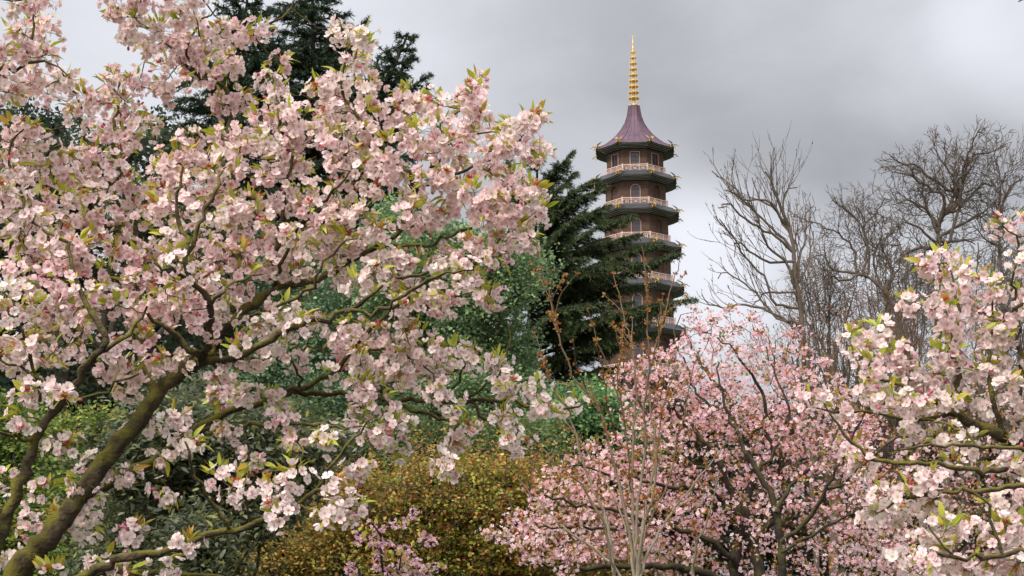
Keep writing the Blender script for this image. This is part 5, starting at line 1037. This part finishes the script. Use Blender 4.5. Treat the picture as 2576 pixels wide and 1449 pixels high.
# ------------------------------------------------------------------ smaller pink cherries in the middle distance
rng = np.random.default_rng(61)
def small_cherry(label, lines_px, caps, spacing, layers, d, rng, cols, leafcols, group='blossoming cherry trees', fr=.0165, name='cherry_tree', trunk_i=(0,), nfl=(4, 9), leaf_n=7, leaf_s=.035, cl_r=.07, outside=None, bark=None, cap_r=.02, tw=.0022, tuft=0, lw=1.0):
    L_ = limb_lines([[(x, y, dd, r * lw) for x, y, dd, r in q] for q in lines_px], step=.08, jit=.012, rng=rng); base = L_[0][0][0]; root = thing(name, label, 'tree', (base[0], L_[0][0][0][1], 0), group)
    for i, (p, r) in enumerate(L_):
        if i in trunk_i and p[0][2] > 0: a = p[0]; q = np.array([(a[0], a[1], 0), (a + (a[0], a[1], 0)) / 2]); p = np.concatenate([q, p]); r = np.concatenate([[r[0] * 1.25, r[0] * 1.1], r])
        g = Geo(); tubes(g, p[None], r[None], 8, (.022, .015, .011)); g.build('trunk' if i == 0 else 'limb', bark or M_bark2, root)
    pts2, dep = [], []
    for (lo, hi) in layers:
        s = sample_px(caps, spacing, rng); pts2.append(s); dep.append(depth_at(s, L_) + rng.uniform(lo, hi, len(s)))
    pts2 = np.concatenate(pts2); dep = np.concatenate(dep); T = PV(pts2, 1.0); T = np.array([P(x, y, dd) for (x, y), dd in zip(pts2, dep)]); T = T[T[:, 2] > .3]
    nodes = np.concatenate([p[::2] for p, r in L_]); PT, RD, DR = grow_twigs(nodes, None, T, tw, k=5, rng=rng, thick=.0011); g = Geo(); tubes(g, PT, np.minimum(RD, cap_r), 4, (.05, .034, .022)); g.build('twigs', bark or M_bark2, root)
    n = rng.integers(*nfl, len(T)); idx = np.repeat(np.arange(len(T)), n); fd = nrm(rdir(len(idx), rng) + np.array((0, -.25, 0))); pos = T[idx] + fd * cl_r * rng.uniform(.3, 1.1, (len(idx), 1)) * np.array((1.35, 1.35, .65))
    nm = nrm(fd + rng.normal(0, .5, fd.shape)); ty = rng.integers(0, 3, len(idx)); tc_ = np.clip(rng.random(len(T))[idx] * .7 + rng.normal(0, .2, len(idx)) + (760 - proj(T[idx])[:, 1]) / 2600 + .12, 0, 1); tint = mixc(cols[0], cols[1], tc_) * (1 + rng.normal(0, .05, (len(idx), 1)))
    g = Geo()
    for t in range(3):
        m = ty == t; V, FS, W = SIMPLE[t]; cc = tint[m][:, None] * (1 - W[None, :, None] * .6) + np.array((.5, .1, .16)) * W[None, :, None] * .6
        g.inst((V, FS, None), frames(nm[m], rng=rng), rng.uniform(.8, 1.2, m.sum()) * fr, pos[m], col=cc)
    g.build('blossoms', M_petal, root)
    idx = np.repeat(np.arange(len(T)), leaf_n); ld = nrm(rdir(len(idx), rng) + DR[idx] * .8 + np.array((0, 0, .2))); g = Geo(); k_ = rng.integers(0, len(leafcols), len(idx)); lc = np.array(leafcols)[k_] * (1 + rng.normal(0, .2, (len(idx), 1)))
    g.inst(DIAMOND, along(ld, rng=rng), rng.uniform(.6, 1.3, len(idx)) * leaf_s, T[idx] + ld * .02 + rng.normal(0, .03, ld.shape), tint=np.clip(lc, 0, 1)); g.build('leaves', M_leaf, root)
    return root
bronze = [(.42, .17, .05), (.36, .2, .05), (.28, .26, .05), (.48, .22, .06), (.2, .22, .05)]
R2 = lambda cx, cy: (1274.6 + cx / 2.512, 872 + cy / 2.512)
R3 = lambda cx, cy: (1905 + cx / 2.512, 872 + cy / 2.512)
def ln2(f, pts, d, r0, r1, dz=0): n = len(pts); return [(*f(*q), d + dz * i / (n - 1), r0 + (r1 - r0) * i / (n - 1)) for i, q in enumerate(pts)]
D = 15.0
MC = [
 ln2(R2, [(1560, 2000), (1500, 1600), (1440, 1449), (1450, 1300), (1480, 1150), (1440, 980), (1370, 800), (1300, 660), (1200, 540), (1100, 450), (1060, 400)], D, 26, 5),
 ln2(R2, [(1570, 1900), (1600, 1500), (1560, 1300), (1510, 1150), (1520, 1000), (1560, 800), (1500, 600), (1420, 420), (1380, 300), (1250, 150), (1180, 20), (1120, -120)], D, 24, 3, .6),
 ln2(R2, [(1570, 1250), (1640, 1150), (1690, 1080), (1750, 900), (1700, 700), (1640, 500), (1600, 250), (1500, 120), (1420, 0), (1330, -60)], D, 14, 2, -.6),
 ln2(R2, [(1480, 1449), (1420, 1330), (1250, 1210), (1050, 1140), (900, 1120), (700, 1150), (500, 1150), (300, 1140), (100, 1160)], D, 13, 2, -1),
 ln2(R2, [(1500, 1500), (1200, 1430), (1000, 1385), (650, 1390), (450, 1400), (300, 1400), (150, 1360)], D, 16, 3, -1.2),
 ln2(R2, [(900, 1120), (700, 1040), (500, 1010), (300, 960), (150, 900), (50, 860)], D - .5, 8, 2),
 ln2(R2, [(1440, 1000), (1250, 900), (1050, 880), (850, 840), (700, 820), (500, 760), (350, 760)], D, 9, 2, -1),
 ln2(R2, [(1370, 800), (1180, 750), (1000, 600), (900, 450), (800, 300), (740, 150), (760, -20)], D, 8, 2, .8),
 ln2(R2, [(1200, 540), (1080, 350), (960, 200), (900, 100), (880, -50)], D, 7, 2, .5),
 ln2(R2, [(1420, 420), (1250, 340), (1180, 250), (1130, 100), (1060, -50), (1100, -200)], D, 6, 2, .8),
 ln2(R2, [(1500, 600), (1600, 480), (1700, 380), (1850, 300), (2000, 230)], D, 7, 2, .3),
 # dark trunk with a fork on the right
 ln2(R3, [(170, 1900), (158, 1600), (155, 1449), (150, 1240), (120, 1050), (60, 900), (0, 800), (-80, 650), (-160, 480), (-220, 300), (-240, 100)], 14.0, 20, 3, .5),
 ln2(R3, [(150, 1240), (300, 1110), (380, 1010), (440, 900), (530, 730), (600, 560), (700, 400), (760, 250)], 14.0, 10, 2, -.5),
 ln2(R3, [(440, 900), (560, 850), (700, 700), (850, 600), (950, 500)], 13.9, 6, 2, .3),
 ln2(R3, [(120, 1050), (200, 900), (320, 780), (480, 600), (500, 440), (440, 250), (380, 100)], 14.1, 8, 2, .6),
 ln2(R3, [(0, 800), (120, 640), (200, 450), (180, 300), (100, 150), (60, 0)], 14.3, 7, 2, .3),
 ln2(R3, [(150, 1300), (330, 1200), (560, 1080), (700, 1000), (850, 980)], 14.0, 7, 2, -.4),
]
MB = [(1760, 790, 1840, 800, 36, .45), (1860, 790, 1900, 830, 30, .45), (1750, 860, 1900, 860, 44, .65), (1560, 960, 1700, 900, 36, .85), (1650, 940, 1760, 900, 50, .7), (1930, 850, 1990, 870, 40, .4), (1850, 920, 2050, 920, 56, .6), (1700, 980, 2000, 980, 60, 1), (2050, 960, 2100, 1010, 50, .8),
      (1580, 1000, 1640, 990, 36, .6), (1620, 1050, 2060, 1060, 60, 1), (2100, 1080, 2160, 1080, 50, .9), (1580, 1090, 1650, 1100, 40, .6), (1660, 1140, 1700, 1150, 60, .75), (1840, 1130, 2100, 1150, 64, .7), (1480, 1160, 1620, 1190, 50, .85), (1400, 1200, 1500, 1220, 40, .7), (1640, 1220, 1760, 1220, 50, .9), (1560, 1240, 1650, 1250, 50, .85),
      (1420, 1260, 1560, 1270, 46, .95), (1340, 1240, 1400, 1250, 20, .6), (1330, 1290, 1420, 1300, 26, .8), (1860, 1230, 2100, 1240, 60, .55), (1700, 1290, 1800, 1300, 56, .9), (1270, 1340, 1420, 1340, 28, .95), (1420, 1330, 1620, 1330, 44, 1), (1330, 1380, 1560, 1385, 36, 1), (1240, 1345, 1260, 1350, 16, .8), (1400, 1420, 1500, 1415, 20, .8), (1620, 1390, 1760, 1390, 50, .8), (1850, 1320, 2100, 1330, 60, .5), (1860, 1410, 2120, 1420, 56, .5), (1690, 1450, 1800, 1450, 40, .7), (2150, 1180, 2200, 1240, 46, .8), (2150, 1320, 2250, 1330, 56, .8), (2160, 1420, 2300, 1430, 50, .8)]
small_cherry('smaller deep pink cherry with dark forked trunks below and right of the pagoda', MC, MB, 33, ((-.5, .5), (.7, 1.9)), D, rng, ((.93, .76, .76), (.87, .41, .48)), bronze + [(.4, .12, .07)], trunk_i=(0, 1, 11), lw=.68, fr=.023, nfl=(9, 26), leaf_n=20, leaf_s=.042, cl_r=.115)
# a second one further right
D2 = 22.0
M2 = [
 [(2360, 1700, D2, 20), (2330, 1500, D2, 18), (2290, 1380, D2, 15), (2230, 1270, D2, 12), (2180, 1180, D2, 9), (2140, 1080, D2, 6), (2120, 990, D2, 3)],
 [(2270, 1350, D2, 10), (2330, 1250, D2, 8), (2370, 1150, D2, 6), (2420, 1050, D2, 4), (2440, 960, D2, 2)], [(2330, 1500, D2, 12), (2430, 1350, D2, 10), (2500, 1230, D2, 7), (2560, 1120, D2, 4), (2590, 1000, D2, 2)], [(2300, 1400, D2, 8), (2200, 1380, D2 - .5, 6), (2100, 1330, D2 - 1, 3)], [(2250, 1300, D2, 8), (2290, 1180, D2 + .5, 6), (2300, 1060, D2 + .6, 3)], [(2440, 1340, D2, 7), (2560, 1330, D2, 6), (2680, 1280, D2, 3)]]
small_cherry('far pink cherry behind the near branches on the right', M2, [(2140, 1010, 2560, 1030, 60, .35), (2150, 1120, 2600, 1130, 64, .5), (2150, 1230, 2600, 1240, 66, .6), (2150, 1350, 2620, 1360, 66, .7), (2200, 1440, 2640, 1440, 50, .7)], 22, ((-1.4, -.2), (0, 1.4)), D2, rng, ((.86, .6, .62), (.8, .38, .44)), bronze + [(.3, .1, .05)], fr=.024, nfl=(3, 8), leaf_n=9, leaf_s=.055, cl_r=.08, cap_r=.02, tw=.004)
# a spray of a young cherry at the bottom
D3 = 8.6
M3 = [[(985, 2100, D3, 12), (983, 1800, D3, 10), (980, 1560, D3, 8), (975, 1470, D3, 6), (985, 1420, D3, 4), (1000, 1380, D3, 4), (1020, 1340, D3, 3), (1045, 1290, D3, 1.5)], [(975, 1470, D3, 4), (960, 1400, D3 - .1, 3), (950, 1350, D3 - .15, 3), (935, 1315, D3 - .2, 1.5)], [(960, 1400, D3, 3), (925, 1350, D3, 2), (895, 1345, D3, 1.5)],
      [(1000, 1400, D3, 3), (1040, 1370, D3 + .1, 3), (1080, 1350, D3 + .15, 1.5)], [(980, 1560, D3, 5), (920, 1480, D3, 4), (890, 1430, D3, 3), (875, 1410, D3, 1.5)], [(980, 1560, D3, 5), (1040, 1470, D3, 4), (1080, 1440, D3, 3), (1110, 1430, D3, 1.5)], [(975, 1450, D3, 3), (1005, 1420, D3 - .2, 2), (1010, 1390, D3 - .2, 1.5)]]
small_cherry('young cherry with small bright pink flowers and yellow leaves at the bottom edge', M3, [(1035, 1300, 1045, 1290, 11, 1), (985, 1320, 1020, 1318, 7, .9), (900, 1340, 905, 1360, 9, .9), (935, 1325, 960, 1330, 9, .8), (940, 1360, 975, 1370, 14, .9), (955, 1395, 960, 1405, 12, .9), (1010, 1380, 1030, 1400, 16, 1), (1060, 1350, 1090, 1365, 12, .7), (880, 1425, 890, 1435, 14, .9), (1000, 1430, 1060, 1430, 20, .9), (1080, 1430, 1110, 1432, 10, .7), (950, 1430, 970, 1445, 16, .8)],
             10, ((-.12, .12),), D3, rng, ((.85, .62, .68), (.8, .35, .5)), [(.4, .36, .04), (.45, .42, .06), (.3, .3, .04), (.4, .22, .05)], fr=.0125, nfl=(3, 6), leaf_n=2, leaf_s=.035, cl_r=.02, cap_r=.004, tw=.0012)

# ------------------------------------------------------------------ bronze budding shoots in front of the pink cherry
rng = np.random.default_rng(71)
D4 = 11.0
RB_ = lambda cx, cy: (1274.6 + cx / 2.4, 335.4 + cy / 2.4)
SH = [
 [(1345, 602), (1362, 680), (1385, 750), (1400, 830), (1425, 900), (1450, 960), (1500, 1010), (1520, 1070), (1540, 1150), (1560, 1230), (1580, 1330), (1595, 1449)],
 [(1393, 681), (1388, 720), (1392, 770), (1404, 830)], [(1452, 690), (1430, 712), (1408, 745), (1398, 790)],
 [(1543, 690), (1560, 755), (1575, 820), (1590, 860), (1600, 930), (1600, 1010), (1592, 1100), (1590, 1200), (1592, 1320), (1598, 1449)],
 [(1614, 619), (1625, 700), (1628, 780), (1632, 860), (1632, 940), (1620, 1030), (1625, 1110), (1612, 1210), (1600, 1340), (1602, 1449)],
 [(1708, 660), (1688, 730), (1668, 800), (1650, 870), (1632, 950), (1640, 1040), (1650, 1110), (1640, 1210), (1620, 1300), (1605, 1449)],
 [(1345, 840), (1372, 915), (1385, 960), (1430, 1040), (1455, 1120), (1480, 1200), (1510, 1270), (1530, 1340), (1545, 1449)],
 [(1338, 1090), (1394, 1162), (1454, 1210), (1482, 1254), (1520, 1318), (1534, 1390), (1545, 1449)],
 [(1414, 1051), (1462, 1110), (1513, 1190), (1550, 1260), (1575, 1340)],
 [(1550, 823), (1560, 900), (1555, 970), (1570, 1060), (1580, 1150), (1590, 1240)],
 [(1705, 912), (1672, 1011), (1657, 1110), (1645, 1230), (1613, 1349), (1604, 1449)],
 [(1760, 880), (1735, 960), (1720, 1050), (1700, 1130), (1680, 1220), (1640, 1300), (1612, 1380)],
 [(1812, 1182), (1784, 1290), (1752, 1370), (1744, 1449)], [(1500, 870), (1520, 950), (1530, 1030), (1550, 1110)], [(1440, 860), (1450, 920), (1480, 990)], [(1660, 760), (1660, 820), (1655, 880)],
 [(1900, 1010), (1830, 1110), (1760, 1200), (1690, 1290), (1640, 1370), (1610, 1449)], [(1300, 1200), (1380, 1290), (1450, 1350), (1520, 1400), (1560, 1449)], [(1685, 780), (1672, 810), (1660, 850)], [(1590, 800), (1590, 850), (1592, 880)],
 [(1480, 780), (1500, 850), (1530, 930), (1560, 1010), (1575, 1090)],
]
root = thing('budding_tree', 'upright pale stems with bronze orange budding tufts in front of the smaller pink cherry', 'tree', (P(1600, 1449, D4)[0], D4, 0))
tl, tip_pts, tip_d = [], [], []
for k, s in enumerate(SH):
    off = rng.uniform(-.7, .7); n = len(s); pts = np.array([P(x, y, D4 + off * (1 - i / (n - 1)) ** .8) for i, (x, y) in enumerate(s)]); long_ = s[-1][1] >= 1440
    r0 = .013 if long_ else .007; p, r = smooth_line(pts, np.linspace(.0035, r0, n), step=.06, jit=.006, rng=rng)
    if long_: e = np.array([(root.location[0] + rng.uniform(-.15, .15), D4 + rng.uniform(-.1, .1), 0.0)]); p = np.concatenate([p, (p[-1:] + e) / 2, e]); r = np.concatenate([r, [r0 * 1.2, r0 * 1.6]])
    g = Geo(); hh = np.clip((p[:, 2] - 1.2) / 2.2, 0, 1); cc_ = mixc((.3, .26, .18), (.13, .085, .055), hh); tubes(g, p[None], r[None], 6, np.repeat(cc_, 6, 0)); g.build('stem', M_twig, root)
    m = int(len(p) * (.75 if long_ else .95)); 
    for i in range(0, m, 2):
        if rng.random() < .85: tip_pts.append(p[i]); tip_d.append(nrm(p[max(0, i - 2)] - p[min(len(p) - 1, i + 2)]))
        if rng.random() < .4 and i > 2:
            d = nrm(nrm(p[max(0, i - 2)] - p[min(len(p) - 1, i + 2)]) + rdir(1, rng)[0] * .7); l_ = rng.uniform(.08, .35); q = np.array([p[i], p[i] + d * l_ * .5 + (0, 0, .01), p[i] + d * l_]); tl.append((q, np.array([.003, .0025, .002])))
            for t in (.5, .75, 1): tip_pts.append(p[i] + d * l_ * t); tip_d.append(d)
g = Geo(); lines_to_geo(g, tl, 4, (.2, .12, .07)); g.build('twigs', M_twig, root)
tip_pts, tip_d = np.array(tip_pts), np.array(tip_d); m = 12; idx = np.repeat(np.arange(len(tip_pts)), m); sz = rng.uniform(.5, 1.2, len(tip_pts))[idx]
d = nrm(rdir(len(idx), rng) * .8 + tip_d[idx] * .7); g = Geo(); cc = mixc((.45, .19, .045), (.33, .11, .04), rng.random(len(idx))); cc[rng.random(len(idx)) < .18] = (.3, .25, .05)
g.inst(DIAMOND, along(d, rng=rng, roll=1), sz * rng.uniform(.014, .034, len(idx)), tip_pts[idx] + d * .006, tint=cc * (1 + rng.normal(0, .15, (len(idx), 1)))); g.build('bud_tufts', M_leaf, root)
